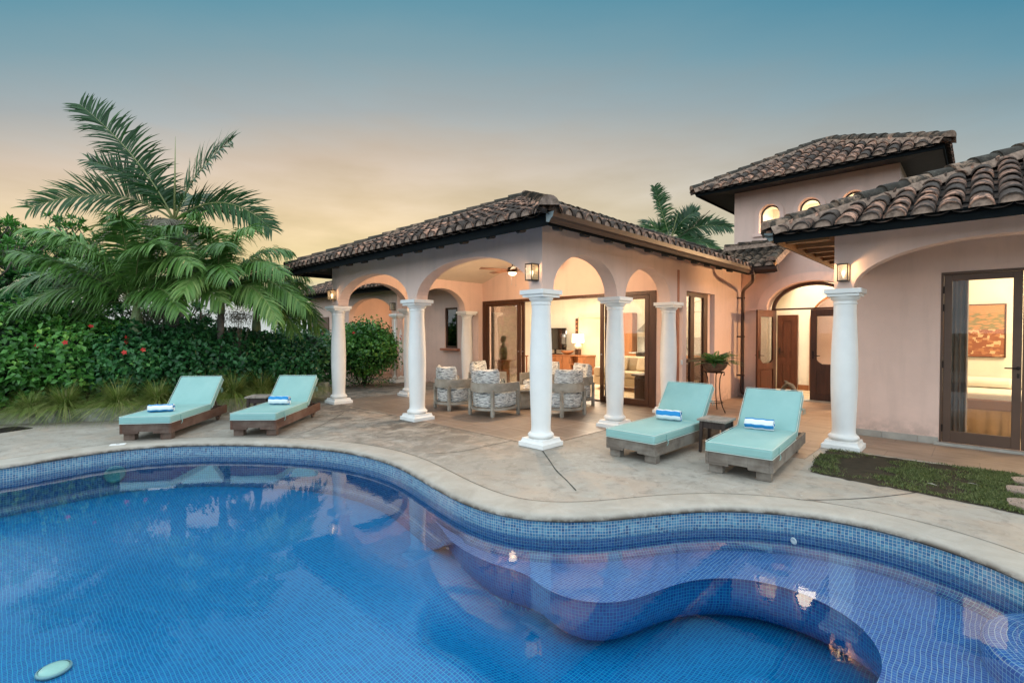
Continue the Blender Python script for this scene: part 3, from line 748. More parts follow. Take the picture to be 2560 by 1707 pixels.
def hip_roof(name, parent, x0, x1, y0, y1, z0, pitch, sides='SEWN', clips={}, ridges=None, Rm=None, tw=.21):
    mb = MB(); Wd, Dp = x1-x0, y1-y0; Rm = Rm or min(Wd, Dp)/2
    defs = {'S': ((x0,y0),(1,0),(0,1),Wd), 'E': ((x1,y0),(0,1),(-1,0),Dp), 'N': ((x1,y1),(-1,0),(0,-1),Wd), 'W': ((x0,y1),(0,-1),(1,0),Dp)}
    ub = MB()
    for s_ in 'SEWN':
        o, e, nn, Lg = defs[s_]
        if s_ in sides: roof_slope(mb, o, e, nn, Lg, z0, pitch, (lambda q, Lg=Lg: min(q, Lg-q, Rm)), clips.get(s_), tw)
        roof_under(ub, o, e, nn, Lg, z0, pitch, Rm)
    ro = part(mb, name, [M_['tile'], M_['mortar']], parent, smooth=True, autos=R(50))
    part(ub, 'roof_deck', M_['soffit_dark'], ro)
    zt = z0+Rm*math.tan(pitch)
    mb = MB()
    rl = ridges if ridges is not None else [((x0,y0,z0),(x0+Rm,y0+Rm,zt)),((x1,y0,z0),(x1-Rm,y0+Rm,zt)),((x0,y1,z0),(x0+Rm,y1-Rm,zt)),((x1,y1,z0),(x1-Rm,y1-Rm,zt)),((x0+Rm,y0+Rm,zt),(x1-Rm,y1-Rm,zt))]
    for a, b in rl:
        if (Vector(a)-Vector(b)).length > .1: ridge(mb, a, b)
    part(mb, 'ridge_tiles', [M_['tile_dark'], M_['mortar']], ro, smooth=True, autos=R(50))
    return ro
PW = R(22.9)
hip_roof('roof', villa, -6.82, .77, -.77, 12.0, 3.055, PW, 'SEW', {'E': lambda x, y: y < 6.2 + (.77-x) + .05 and y < 10}, tw=.21)
# little slope over the tower corner
mb = MB(); roof_slope(mb, (-.8, 6.25), (1, 0), (0, 1), 2.07, 3.08, PW, lambda q: 1.42, lambda x, y: x > .77-(y-6.25)-.02)
tn_ = math.tan(PW)
mb.mi = 1; mb.poly([(1.27,6.25,3.02),(1.27,7.66,3.02+1.41*tn_),(1.27,7.66,3.12+1.41*tn_),(1.27,6.25,3.12)]); mb.mi = 0
ro = part(mb, 'roof', [M_['tile_dark'], M_['mortar']], villa, smooth=True, autos=R(50))
mb = MB(); ridge(mb, (1.20,6.28,3.12), (1.20,7.64,3.12+1.36*tn_), .10); ridge(mb, (-.2,7.56,3.70),(1.25,7.56,3.70), .10)
part(mb, 'ridge_tiles', [M_['tile_dark'], M_['mortar']], ro, smooth=True, autos=R(50))
mb = MB(); mb.poly([(.6,6.26,3.0),(1.27,6.26,3.0),(1.27,7.65,3.0+1.38*tn_),(.1,7.65,3.0+1.38*tn_)]); part(mb, 'roof_deck', M_['soffit_dark'], ro)
hip_roof('roof', villa, -.76, 3.98, 6.85, 11.55, 5.15, R(28), 'SEW', tw=.225)
hip_roof('roof', villa, 2.42, 9.2, 1.98, 8.9, 2.965, R(23.4), 'SW', {'W': lambda x, y: y < 7.6 or x > 3.4}, tw=.24)
hip_roof('roof', rear, -15.8, -8.5, 2.78, 10.0, 3.06, R(22), 'SE')
mb = MB(); roof_slope(mb, (-9.4, 3.66), (1, 0), (0, 1), 3.4, 3.05, R(22), lambda q: 2.2); part(mb, 'roof', [M_['tile'], M_['mortar']], villa, smooth=True, autos=R(50))
# --- fascia, soffits, rafters
def fascia(parent, x0, x1, y0, y1, zb_, h=.15, th=.03, sides='SEW', mat='fascia'):
    mb = MB()
    if 'S' in sides: mb.box(x0, x1, y0, y0+th, zb_, zb_+h)
    if 'E' in sides: mb.box(x1-th, x1, y0+th+.001, y1, zb_, zb_+h)
    if 'W' in sides: mb.box(x0, x0+th, y0+th+.001, y1, zb_, zb_+h)
    return part(mb, 'fascia', M_[mat], parent, bevel=.003)
fascia(villa, -6.80, .75, -.75, 6.3, 2.885, .155)
fascia(villa, -.74, 3.96, 6.87, 11.5, 5.02, .15)
fascia(villa, 2.44, 9.1, 2.0, 7.6, 2.815, .15)
fascia(rear, -15.7, -8.6, 2.86, 9.5, 2.90, .14)
mb = MB(); mb.box(.755, 1.27, 6.27, 6.30, 2.90, 3.04); part(mb, 'fascia', M_['fascia'], villa)
mb = MB(); mb.box(-9.4, -6.1, 3.70, 3.73, 2.90, 3.03); part(mb, 'fascia', M_['fascia'], villa)
# soffits: boards under the eaves
mb = MB(); tz = math.tan(PW)
mb.poly([(-6.77,-.72,2.97),(.72,-.72,2.97),(.12,-.12,3.09),(-6.07,-.12,3.09)]); mb.poly([(.72,-.72,2.97),(.72,6.3,2.97),(.12,7.6,3.09),(.12,-.12,3.09)])
mb.poly([(-6.77,-.72,2.97),(-6.07,-.12,3.09),(-6.07,4.3,3.09),(-6.77,4.3,2.97)])
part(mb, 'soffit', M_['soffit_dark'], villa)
for k in range(13): x_ = -6.5+k*.56; mb = MB(); mb.tube([(x_,-.715,2.905),(x_,-.60,2.93)], .045, 10); part(mb, 'rafter_tail', M_['soffit_dark'], villa)
for k in range(11): y_ = -.45+k*.58; mb = MB(); mb.tube([(.715,y_,2.905),(.60,y_,2.93)], .045, 10); part(mb, 'rafter_tail', M_['soffit_dark'], villa)
mb = MB()
mb.poly([(-.71,6.9,5.06),(3.93,6.9,5.06),(3.24,7.65,5.12),(-.07,7.65,5.12)]); mb.poly([(-.71,6.9,5.06),(-.07,7.65,5.12),(-.07,11.2,5.12),(-.71,11.4,5.06)]); mb.poly([(3.93,6.9,5.06),(3.24,7.65,5.12),(3.24,11.2,5.12),(3.93,11.4,5.06)])
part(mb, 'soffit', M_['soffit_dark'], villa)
mb = MB(); mb.poly([(2.47,2.03,2.90),(3.02,2.68,2.99),(3.02,7.62,2.99),(2.47,7.62,2.90)]); mb.poly([(2.47,2.03,2.90),(9,2.03,2.90),(9,2.68,2.99),(3.02,2.68,2.99)])
part(mb, 'soffit', M_['soffit'], villa)
# exposed tile ends and rafters under the bedroom eave
for k in range(10): y_ = 2.4+k*.55; mb = MB(); mb.box(2.50, 3.02, y_-.035, y_+.035, 2.84, 2.90); part(mb, 'rafter', M_['soffit'], villa)
mb = MB(); mb.box(2.475, 2.499, 2.04, 7.6, 2.80, 2.90); part(mb, 'eave_board', M_['soffit'], villa)
# --- gutters
GP = [(0,0),(0,-.105),(.045,-.118),(.075,-.075),(.10,-.055),(.118,.004),(.108,.004),(.09,-.045),(.065,-.065),(.042,-.105),(.012,-.095),(.012,0)]
def gutter(mb, a, b, out, z):
    A = mb.ring([(a[0]+out[0]*u, a[1]+out[1]*u, z+w) for u, w in GP]); B = mb.ring([(b[0]+out[0]*u, b[1]+out[1]*u, z+w) for u, w in GP])
    mb.bridge(A, B)
def gcap(mb, a, out, z):
    G = [(0,0),(0,-.105),(.045,-.118),(.075,-.075),(.10,-.055),(.118,.004)]
    mb.face(mb.ring([(a[0]+out[0]*u, a[1]+out[1]*u, z+w) for u, w in G]))
mb = MB(); gutter(mb, (.752,-.79), (.752,6.22), (1,0), 3.02); gutter(mb, (.86,6.268), (1.33,6.268), (0,-1), 3.02)
g = part(mb, 'gutter', M_['gutter'], villa)
mb = MB(); gcap(mb, (.752,-.792), (1,0), 3.02); part(mb, 'end_cap', M_['gutter_end'], g)
mb = MB(); mb.box(.74,.88,6.12,6.28,2.885,3.03); part(mb, 'corner_box', M_['gutter'], g)
mb = MB(); gcap(mb, (1.332,6.268), (0,-1), 3.02); part(mb, 'end_cap', M_['gutter'], g)
mb = MB(); gutter(mb, (2.438,1.985), (2.438,7.62), (-1,0), 2.955); g = part(mb, 'gutter', M_['gutter'], villa)
mb = MB(); gcap(mb, (2.438,1.983), (-1,0), 2.955); part(mb, 'end_cap', M_['gutter_end'], g)
mb = MB(); mb.tube([(.83,6.25,2.91),(.82,6.30,2.80),(.76,6.42,2.74),(.33,7.22,2.66),(.26,7.34,2.60),(.24,7.38,2.50),(.24,7.38,.22),(.26,7.35,.12),(.38,7.27,.06)], .042, 10)
dp = part(mb, 'downpipe', M_['gutter'], villa, smooth=True, autos=R(50))
for z_ in (.55, 1.5, 2.45): mb = MB(); mb.box(.12, .31, 7.33, 7.345, z_-.018, z_+.018); part(mb, 'bracket', M_['gutter'], dp)
# --- tower and entrance
arch_d = (.72,2.60,0,2.165,.62)
wins = [(.75+.85*k-.225, .75+.85*k+.225, 4.03, 4.47, .235) for k in range(3)]
wpart(villa, M_['wall'], 'x', 7.65, 7.95, -.07, 3.24, 0, 5.12, [arch_d]+wins, name='wall')
mb = MB(); wall(mb, 'y', -.068, .15, 7.95, 11.2, 0, 5.12); wall(mb, 'y', 3.24, 3.0, 7.95, 11.2, 0, 5.12); wall(mb, 'x', 11.2, 11.0, .152, 2.998, 0, 5.12)
part(mb, 'wall', M_['wall'], villa)
def arch_trim(mb, cx, half, spring, rise, w, y0, y1, base=None, n=32):
    fr = []; 
    for k in range(n+1):
        a = PI*k/n; ci_, si_ = math.cos(a), math.sin(a)
        fr.append(((cx+half*ci_, spring+rise*si_), (cx+(half+w)*ci_, spring+(rise+w)*si_)))
    if base is not None:
        fr = [((cx+half, base), (cx+half+w, base))]+fr+[((cx-half, base), (cx-half-w, base))]
    A = mb.ring([(p[0], y0, p[1]) for p, q in fr]); B = mb.ring([(q[0], y0, q[1]) for p, q in fr]); C2 = mb.ring([(q[0], y1, q[1]) for p, q in fr]); D2 = mb.ring([(p[0], y1, p[1]) for p, q in fr])
    mb.bridge(A, B, False); mb.bridge(B, C2, False); mb.bridge(D2, A, False)
mb = MB(); arch_trim(mb, 1.66, .945, 2.20, .60, .20, 7.60, 7.65); mb.box(.34, .73, 7.585, 7.648, 2.135, 2.20); mb.box(2.59, 2.98, 7.585, 7.648, 2.135, 2.20)
mb.box(.12, .34, 7.615, 7.648, 2.135, 2.20)
part(mb, 'arch_trim', M_['trim'], villa)
for k in range(3):
    mb = MB(); c_ = .75+.85*k; arch_trim(mb, c_, .228, 4.47, .237, .095, 7.615, 7.65, 4.03); mb.box(c_-.37, c_+.37, 7.60, 7.648, 3.955, 4.028)
    w_ = part(mb, 'window', M_['trim'], villa)
    mb = MB(); arch_trim(mb, c_, .190, 4.47, .200, .036, 7.78, 7.82, 4.03); mb.box(c_-.226, c_+.226, 7.78, 7.82, 4.03, 4.065); part(mb, 'window_frame', M_['bronze'], w_)
    mb = MB(); pts = [(c_+.19*math.cos(PI*q/24), 7.80, 4.47+.2*math.sin(PI*q/24)) for q in range(25)] + [(c_-.19,7.80,4.06),(c_+.19,7.80,4.06)]
    mb.poly(pts); part(mb, 'pane', M_['glass'], w_)
# entrance door set
df = MB(); arch_trim(df, 1.64, .80, 2.17, .54, .075, 7.84, 7.92, 0); df.box(.76, 2.52, 7.845, 7.915, 2.145, 2.185)
ed = part(df, 'door_frame', M_['dwood'], villa)
mb = MB(); mb.poly([(1.64+.8*math.cos(PI*q/24), 7.88, 2.185+.525*math.sin(PI*q/24)) for q in range(25)]); part(mb, 'fanlight', M_['glass'], ed)
def door_leaf(name, loc, rz, w, h, mat, glazed=True, parent=None, flip=False):
    """leaf hinged at its local origin, running along +x"""
    o = MB(); st_ = .13; zt_, zl = h-.16, .86
    o.box(0, st_, -.022, .022, 0, h); o.box(w-st_, w, -.022, .022, 0, h); o.box(st_, w-st_, -.021, .021, h-.16, h); o.box(st_, w-st_, -.021, .021, 0, .14); o.box(st_, w-st_, -.021, .021, .70, zl)
    # curved shoulders at the lower glass corners
    for sx0, sg in ((w-st_, -1), (st_, 1)):
        for q in range(7): ww_ = .11*(1-math.sin(PI/2*(q+.5)/7)); o.box(min(sx0, sx0+sg*ww_), max(sx0, sx0+sg*ww_), -.020, .020, zl+q*.016, zl+(q+1)*.016)
    o.box(st_+.03, w-st_-.03, -.014, .014, .17, .67)
    o.box(st_, w-st_, -.007, .007, .14, .70)
    if not glazed:
        o.box(st_, w-st_, -.007, .007, zl, zt_); o.box(st_+.03, w-st_-.03, -.014, .014, zl+.14, zt_-.03)
    lf = part(o, name, mat, parent, bevel=.004); lf.location = loc; lf.rotation_euler = (0, 0, rz)
    if glazed:
        mb = MB(); mb.box(st_-.004, w-st_+.004, -.004, .004, zl-.002, zt_+.002); part(mb, 'pane', M_['glass'], lf)
    mb = MB(); hx = w-.06
    mb.box(hx-.02, hx+.02, -.032, .032, .98, 1.16); mb.tube([(hx,-.03,1.05),(hx,-.075,1.05),(hx-.12,-.075,1.045)], .008, 8); mb.tube([(hx,.03,1.05),(hx,.075,1.05),(hx-.12,.075,1.045)], .008, 8)
    part(mb, 'handle', M_['iron'], lf)
    return lf
door_leaf('door', (.85, 7.86, .01), math.atan2(-.77, -.19), .79, 2.13, M_['mwood'], parent=villa, flip=True)
door_leaf('door', (2.44, 7.88, .01), PI, .84, 2.13, M_['dwood'], parent=villa, flip=False)
mb = MB(); mb.box(.72, 2.6, 7.62, 7.97, .004, .022); part(mb, 'threshold', M_['stone'], villa)
# --- bedroom wing
wpart(villa, M_['wall'], 'x', 2.68, 2.92, 3.02, 6.40, CZ, 2.985, [(3.245,6.05,CZ,CZ+.01,.535)], name='arcade_wall')
wpart(villa, M_['wall'], 'x', 2.68, 2.92, 6.40, 9.0, CZ, 2.985, [(6.45,9.0,CZ,CZ+.01,.53)], name='arcade_wall')
wpart(villa, M_['wall'], 'x', 3.97, 4.2, 3.0, 9.0, 0, 3.02, [(4.075,6.5,.045,2.45,0)], name='wall')
wpart(villa, M_['wall'], 'y', 3.0, 3.2, 4.2, 7.65, 0, 3.02, name='wall')
wpart(villa, M_['wall'], 'y', 3.022, 3.222, 2.92, 3.97, 2.5, 3.0, name='beam')
mb = MB(); mb.poly([(3.0,2.9,2.93),(9,2.9,2.93),(9,4.0,2.93),(3.0,4.0,2.93)]); part(mb, 'ceiling', M_['ceil'], villa)
mb = MB()
xx = 3.0
for k in range(4):
    x1_ = min(xx+.42, 4.07); 
    if x1_-xx > .02: mb.box(xx+.002, x1_-.002, 3.955, 3.969, .006, .105)
    xx = x1_
xx = 6.52
part(mb, 'skirting', M_['stone'], villa, bevel=.002)
mb = MB(); mb.box(4.02, 6.55, 3.90, 4.19, .006, .044); part(mb, 'sill', M_['stone'], villa, bevel=.004)
def glazed_door(x0, x1, y, z0, z1, st_=.10, bot=.17, handle=None, parent=villa, name='door', mat='brn'):
    mb = MB(); y0, y1 = y-.022, y+.022
    mb.box(x0, x0+st_, y0, y1, z0, z1); mb.box(x1-st_, x1, y0, y1, z0, z1); mb.box(x0+st_, x1-st_, y0+.001, y1-.001, z1-st_, z1); mb.box(x0+st_, x1-st_, y0+.001, y1-.001, z0, z0+bot)
    d_ = part(mb, name, M_[mat], parent, bevel=.004)
    mb = MB(); mb.box(x0+st_-.005, x1-st_+.005, y-.004, y+.004, z0+bot-.005, z1-st_+.005); part(mb, 'pane', M_['glass'], d_)
    if handle:
        mb = MB(); hx, hz_, dr = handle; mb.tube([(hx,y0,hz_),(hx,y0-.05,hz_),(hx+dr*.02,y0-.055,hz_),(hx+dr*.13,y0-.055,hz_)], .009, 8); mb.lathe([(.024,0),(.024,.008)], 16, M=Matrix.Translation((hx,y0,hz_)) @ Matrix.Rotation(PI/2, 4, 'X'))
        mb.box(hx-.013, hx+.013, y0-.006, y0, hz_-.13, hz_-.07)
        part(mb, 'handle', M_['bronze'], d_)
    return d_
M_['brn'] = simple('bronze_anodised_frame', (.10,.058,.038), .45, .15, 3, .06, 120, .2)
mb = MB(); mb.box(4.078, 4.102, 3.962, 4.07, .05, 2.447); mb.box(4.102, 6.47, 3.962, 4.07, 2.415, 2.447); mb.box(6.47, 6.497, 3.962, 4.07, .05, 2.447); part(mb, 'door_frame', M_['brn'], villa, bevel=.003)
glazed_door(4.106, 4.882, 4.00, .052, 2.412, .088, .16, (4.85, 1.13, -1))
glazed_door(4.888, 5.66, 4.00, .052, 2.412, .088, .16)
glazed_door(5.666, 6.465, 4.00, .052, 2.412, .088, .16)
for z_ in (.25, 1.15, 1.95, 2.2): mb = MB(); mb.tube([(4.104,3.957,z_-.05),(4.104,3.957,z_+.05)], .009, 8); part(mb, 'hinge', M_['iron'], villa)
# --- sliding doors of the porch
mb = MB(); fy0, fy1 = 4.245, 4.40
mb.box(-5.815, -5.70, fy0, fy1, 0.006, 2.49); mb.box(-.60, -.445, fy0, fy1, 0.006, 2.49); mb.box(-5.70, -.60, fy0, fy1, 2.415, 2.49)
mb.box(-5.70, -.60, fy0+.01, fy1, .0062, .022); mb.box(-5.70, -.60, fy0+.04, fy0+.055, .022, .04); mb.box(-5.70, -.60, fy0+.10, fy0+.115, .022, .04)
sl = part(mb, 'sliding_door_frame', M_['dwood'], villa, bevel=.003)
def slider(x0, x1, y, a=.10):
    mb = MB(); mb.box(x0, x0+a, y-.02, y+.02, .042, 2.412); mb.box(x1-a, x1, y-.02, y+.02, .042, 2.412); mb.box(x0+a, x1-a, y-.019, y+.019, 2.33, 2.412); mb.box(x0+a, x1-a, y-.019, y+.019, .042, .15)
    d_ = part(mb, 'sliding_door', M_['dwood'], villa, bevel=.003)
    mb = MB(); mb.box(x0+a-.004, x1-a+.004, y-.004, y+.004, .146, 2.334); part(mb, 'pane', M_['glass'], d_)
    mb = MB(); mb.lathe([(.02,0),(.02,.012)], 12, M=Matrix.Translation((x1-a/2 if x0 < -4 else x0+a/2, y-.02, 1.1)) @ Matrix.Rotation(PI/2, 4, 'X')); part(mb, 'handle', M_['steel'], d_)
slider(-5.70, -4.36, 4.285, .12); slider(-5.55, -4.27, 4.345, .10)
slider(-1.85, -.62, 4.285, .09); slider(-1.76, -.66, 4.345, .09)
# tall side window
mb = MB(); X0, X1 = -.02, .03
mb.box(X0, X1, 4.462, 4.53, .275, 2.455); mb.box(X0, X1, 5.55, 5.76, .275, 2.455); mb.box(X0, X1, 4.53, 5.55, 2.37, 2.455); mb.box(X0, X1, 4.53, 5.55, .275, .34)
mb.box(X0-.001, X1+.001, 4.86, 5.05, .34, 2.37); mb.box(X0, X1, 4.53, 4.86, .97, 1.05); mb.box(X0, X1, 5.05, 5.55, .97, 1.05)
w_ = part(mb, 'window', M_['dwood'], villa, bevel=.003)
mb = MB(); mb.box(.002, .008, 4.53, 4.858, .34, 2.37); mb.box(.002, .008, 5.052, 5.55, .34, 2.37); part(mb, 'pane', M_['glass'], w_)
mb = MB(); mb.box(-.12, .03, 5.76, 5.93, .27, 2.46); part(mb, 'wall', M_['wall'], villa)
# thin terracotta-coloured strip standing slightly proud of the wall corner
mb = MB(); mb.box(.10, .128, 4.03, 4.12, .006, 2.85); part(mb, 'wall_strip', M_['sill'], villa)
mb = MB(); mb.box(.12, .135, 4.20, 4.27, .95, 1.05); part(mb, 'wall_socket', M_['white'], villa)
# small window left
mb = MB(); y_ = 4.36
mb.box(-7.60,-7.54,y_-.03,y_+.03,1.12,2.37); mb.box(-7.08,-7.0,y_-.03,y_+.03,1.12,2.37); mb.box(-7.54,-7.08,y_-.03,y_+.03,2.31,2.37); mb.box(-7.54,-7.08,y_-.03,y_+.03,1.12,1.19)
w_ = part(mb, 'window', M_['dwood'], villa, bevel=.003)
mb = MB(); mb.box(-7.54,-7.08,y_-.004,y_+.004,1.19,2.31); part(mb, 'pane', M_['glass_dark'], w_)
mb = MB(); mb.box(-7.72,-6.88,4.18,4.299,1.05,1.118); part(mb, 'sill', M_['sill'], w_, bevel=.006)
M_['linen'] = simple('linen_curtain', (.62,.50,.36), .9, .15, 6, .2, 30)
# --- rear wing
mb = MB(); wall(mb, 'x', 3.42, 3.64, -15.2, -8.92, 0, 3.02, [(-12.05,-9.22,0,CZ+.01,.57)]); part(mb, 'wall', M_['wall'], rear)
mb = MB(); wall(mb, 'x', 5.2, 5.4, -12.6, -8.6, 0, 3.0, [(-10.35,-9.25,.0,2.36,0)]); wall(mb, 'y', -12.4, -12.2, 3.64, 5.2, 0, 3.0); wall(mb, 'y', -15.2, -15.0, 3.64, 9, 0, 3.0); wall(mb, 'y', -8.75, -8.6, 4.5, 9, 0, 3.0)
part(mb, 'wall', M_['wall'], rear)
mb = MB(); mb.poly([(-15.7,2.9,2.95),(-8.6,2.9,2.95),(-8.6,5.3,3.0),(-15.7,5.3,3.0)]); part(mb, 'ceiling', M_['soffit_dark'], rear)
mb = MB(); mb.box(-14.75,-13.6,3.39,3.418,1.0,2.2); part(mb, 'window', M_['dwood'], rear)
mb = MB()
for x_ in (-10.35,-9.82,-9.32): mb.box(x_, x_+.08, 5.22, 5.27, 0, 2.34)
mb.box(-10.35,-9.25,5.221,5.269,2.26,2.34); d_ = part(mb, 'door', M_['mwood'], rear)
mb = MB(); mb.box(-10.3,-9.3,5.24,5.246,.1,2.26); part(mb, 'pane', M_['glass_dark'], d_)
mb = MB(); mb.box(-12.3,-8.2,3.7,5.2,.0,.012); tag(part(mb, 'rear_porch_floor', M_['porch']), kind='structure')
mb = MB(); mb.box(-10.3,-9.3,5.30,5.34,0,2.3); part(mb, 'curtain', M_['linen'], rear)
# --- lanterns
def lantern_glass():
    s = Mt('seeded_lantern_glass'); N_, L_ = s.N, s.L
    tr = N_.new('ShaderNodeBsdfTransparent'); tr.inputs[0].default_value = (1,.95,.86,1)
    tl = N_.new('ShaderNodeBsdfTranslucent'); tl.inputs[0].default_value = (.95,.86,.70,1)
    gl = N_.new('ShaderNodeBsdfGlossy'); gl.inputs['Roughness'].default_value = .12; L_.new(s.bump(s.noise(30, 3), .3, .01), gl.inputs['Normal'])
    m1 = N_.new('ShaderNodeMixShader'); L_.new(s.math('MULTIPLY_ADD', s.noise(18, 4), .5, .12, clamp=True), m1.inputs[0]); L_.new(tr.outputs[0], m1.inputs[1]); L_.new(tl.outputs[0], m1.inputs[2])
    m2 = N_.new('ShaderNodeMixShader'); m2.inputs[0].default_value = .10; L_.new(m1.outputs[0], m2.inputs[1]); L_.new(gl.outputs[0], m2.inputs[2])
    L_.new(m2.outputs[0], s.out.inputs[0]); return s.m
M_['lglass'] = lantern_glass()
M_['bulb'] = emis('lit_bulb', (1.0,.78,.48), 8)
M_['bulb_off'] = simple('unlit_bulb', (.6,.55,.45), .3, 0, 5, 0)
def lantern(x, y, z, label, lit=14.0, w=.125, d=.15, h=.235):
    t_ = thing('wall_lantern', label, 'wall lamp', (x, y, z), 0, 'square lanterns above the column capitals')
    b = .011; mb = MB()
    mb.box(-w/2, w/2, -d, -.001, h-.018, h); mb.box(-w/2, w/2, -d, -.001, 0, .014); mb.box(-w/2, w/2, -.012, -.0015, .014, h-.018)
    for sx2 in (-1, 1):
        mb.box(sx2*w/2-(b if sx2 > 0 else 0), sx2*w/2+(b if sx2 < 0 else 0), -d, -d+b, .014, h-.018)
    part(mb, 'frame', M_['bronze'], t_, bevel=.002)
    mb = MB(); mb.poly([(-w/2+.004,-d+.004,.014),(w/2-.004,-d+.004,.014),(w/2-.004,-d+.004,h-.018),(-w/2+.004,-d+.004,h-.018)])
    for sx2 in (-1, 1): mb.poly([(sx2*(w/2-.004),-d+.004,.014),(sx2*(w/2-.004),-.012,.014),(sx2*(w/2-.004),-.012,h-.018),(sx2*(w/2-.004),-d+.004,h-.018)])
    part(mb, 'glass', M_['lglass'], t_)
    mb = MB(); mb.lathe([(.006,.05),(.010,.075),(.020,.10),(.023,.12),(.018,.137),(.004,.146)], 12, 0, -d/2); part(mb, 'bulb', M_['bulb'] if lit else M_['bulb_off'], t_, smooth=True)
    if lit: lamp('bulb_light', (0, -d/2, .172), lit, (1.0,.66,.36), .012, t_)
    return t_
lantern(.0, -.1215, 2.315, 'lit square lantern on the corner of the porch, above the nearest white column', 2.6)
lantern(-5.93, -.1215, 2.315, 'lit square lantern at the far left end of the porch front', 3)
lantern(3.14, 2.6785, 2.29, 'brightly lit lantern above the column beside the bedroom terrace', 10)
lantern(2.92, 7.6485, 2.20, 'lit lantern on the tower wall to the right of the entrance arch', 750)
lantern(-9.06, 3.418, 2.315, 'unlit black lantern on the rear wing, seen behind the bush', 0)
# --- ceiling fan
fan = thing('ceiling_fan', 'dark ceiling fan with a lit bowl hanging from the porch ceiling', 'ceiling fan', (-2.62, 2.15, 2.86))
mb = MB(); mb.lathe([(.012,.12),(.012,.85)], 10); mb.lathe([(.05,.12),(.10,.10),(.11,.02),(.09,0)], 20); part(mb, 'motor', M_['bronze'], fan, smooth=True, autos=R(40))
for k in range(5):
    a = k*2*PI/5 + .55; mb = MB(); Mx = Matrix.Rotation(a, 4, 'Z') @ Matrix.Rotation(R(10), 4, 'X')
    mb.box(.12, .72, -.06, .06, .05, .058, Mx); part(mb, 'blade', M_['dwood'], fan, bevel=.003)
mb = MB(); mb.lathe([(.09,0),(.085,-.03),(.06,-.055),(.01,-.065)], 20); part(mb, 'light_bowl', emis('lit_fan_bowl', (1.0,.80,.52), 5), fan, smooth=True)
mb = MB(); mb.tube([(.10,.0,-.0),(.10,0,-.26)], .0016, 5); mb.tube([(-.09,.06,-.0),(-.09,.06,-.22)], .0016, 5); mb.lathe([(.002,-.29),(.006,-.275),(.002,-.26)], 8, .10, 0); mb.lathe([(.002,-.25),(.006,-.235),(.002,-.22)], 8, -.09, .06); part(mb, 'pull_chain', M_['steel'], fan)
lamp('fan_light', (0, 0, -.10), 300, (1.0,.70,.44), .07, fan)
lamp('rear_porch_light', (-10.6, 4.5, 2.7), 60, (1.0,.66,.38), .08)
# ================================================================== INTERIORS
mb = MB()
mb.box(-9.0, -.12, 10.40, 10.55, 0, 3.2); mb.box(-9.15, -9.0, 4.5, 10.55, 0, 3.2); mb.box(-.13, -.121, 4.5, 4.455, .0, .02) if False else None
mb.box(-.128, -.122, 5.95, 10.4, 0, 3.2)
# doorway recess on the far wall
part(mb, 'interior_wall', M_['wall_in'], villa)
mb = MB(); mb.poly([(-9,4.5,3.18),(-.12,4.5,3.18),(-.12,10.5,3.18),(-9,10.5,3.18)]); mb.box(-8.75,-6.07,4.505,4.52,0,3.1) if False else None
part(mb, 'interior_ceiling', M_['wall_in'], villa)
mb = MB(); mb.box(-9, -.13, 4.27, 10.4, -.01, .0052); mb.box(.15, 3.0, 7.72, 11.0, -.01, .0052); mb.box(3.2, 9, 4.0, 8.5, -.01, .0052); tag(part(mb, 'interior_floor', M_['infloor']), kind='structure')
M_['wall_hall'] = stucco('hall_plaster', (.72, .62, .45))
mb = MB(); mb.box(-6.86, -6.80, 10.30, 10.40, 0, 2.22); mb.box(-5.50, -5.44, 10.30, 10.40, 0, 2.22); mb.box(-6.80, -5.50, 10.32, 10.40, 2.16, 2.22); mb.box(-6.79, -5.51, 10.385, 10.398, 0, 2.16); mb.box(-6.2, -5.51, 10.36, 10.384, 0, 2.10)
part(mb, 'interior_doorway', M_['wall_hall'], villa)
mb = MB(); mb.box(-5.43,-.13,10.385,10.398,.01,.11); mb.box(-9,-6.87,10.385,10.398,.01,.11); part(mb, 'interior_skirting', M_['sill'], villa)
# wooden window on the far left wall of the room
mb = MB(); X0, X1 = -8.99, -8.88
for a, b, c, d_ in ((7.5,7.6,.75,2.75),(8.30,8.42,.75,2.75),(9.12,9.22,.75,2.75),(7.6,9.12,2.65,2.75),(7.6,9.12,.75,.86)): mb.box(X0, X1, a, b, c, d_)
w_ = part(mb, 'inner_window', M_['cwood'], villa, bevel=.003)
M_['night'] = simple('dark_pane', (.012,.010,.009), .08, .1, 2, 0, 10, 0, .7)
mb = MB(); mb.box(X0+.01, X0+.02, 7.6, 9.12, .86, 2.65); part(mb, 'pane', M_['night'], w_)
mb = MB(); mb.box(X0, X0+.03, 7.4, 9.4, .01, .74); part(mb, 'wall_panel', M_['dwood'], villa)
WARM = (1.0, .87, .69)
lamp('living_room_light', (-4.3, 7.6, 3.05), 560, WARM, parent=None, typ='AREA', size=(3.0, 2.0), rot=(0, 0, 0))
lamp('inner_window_fill', (-7.2, 6.4, 2.9), 130, WARM, .1)  # added fill without a fixture, brightens the wooden frames on the left wall
lamp('kitchen_light', (-2.0, 9.0, 3.05), 110, WARM, parent=None, typ='AREA', size=(2.0, 1.2), rot=(0, 0, 0))
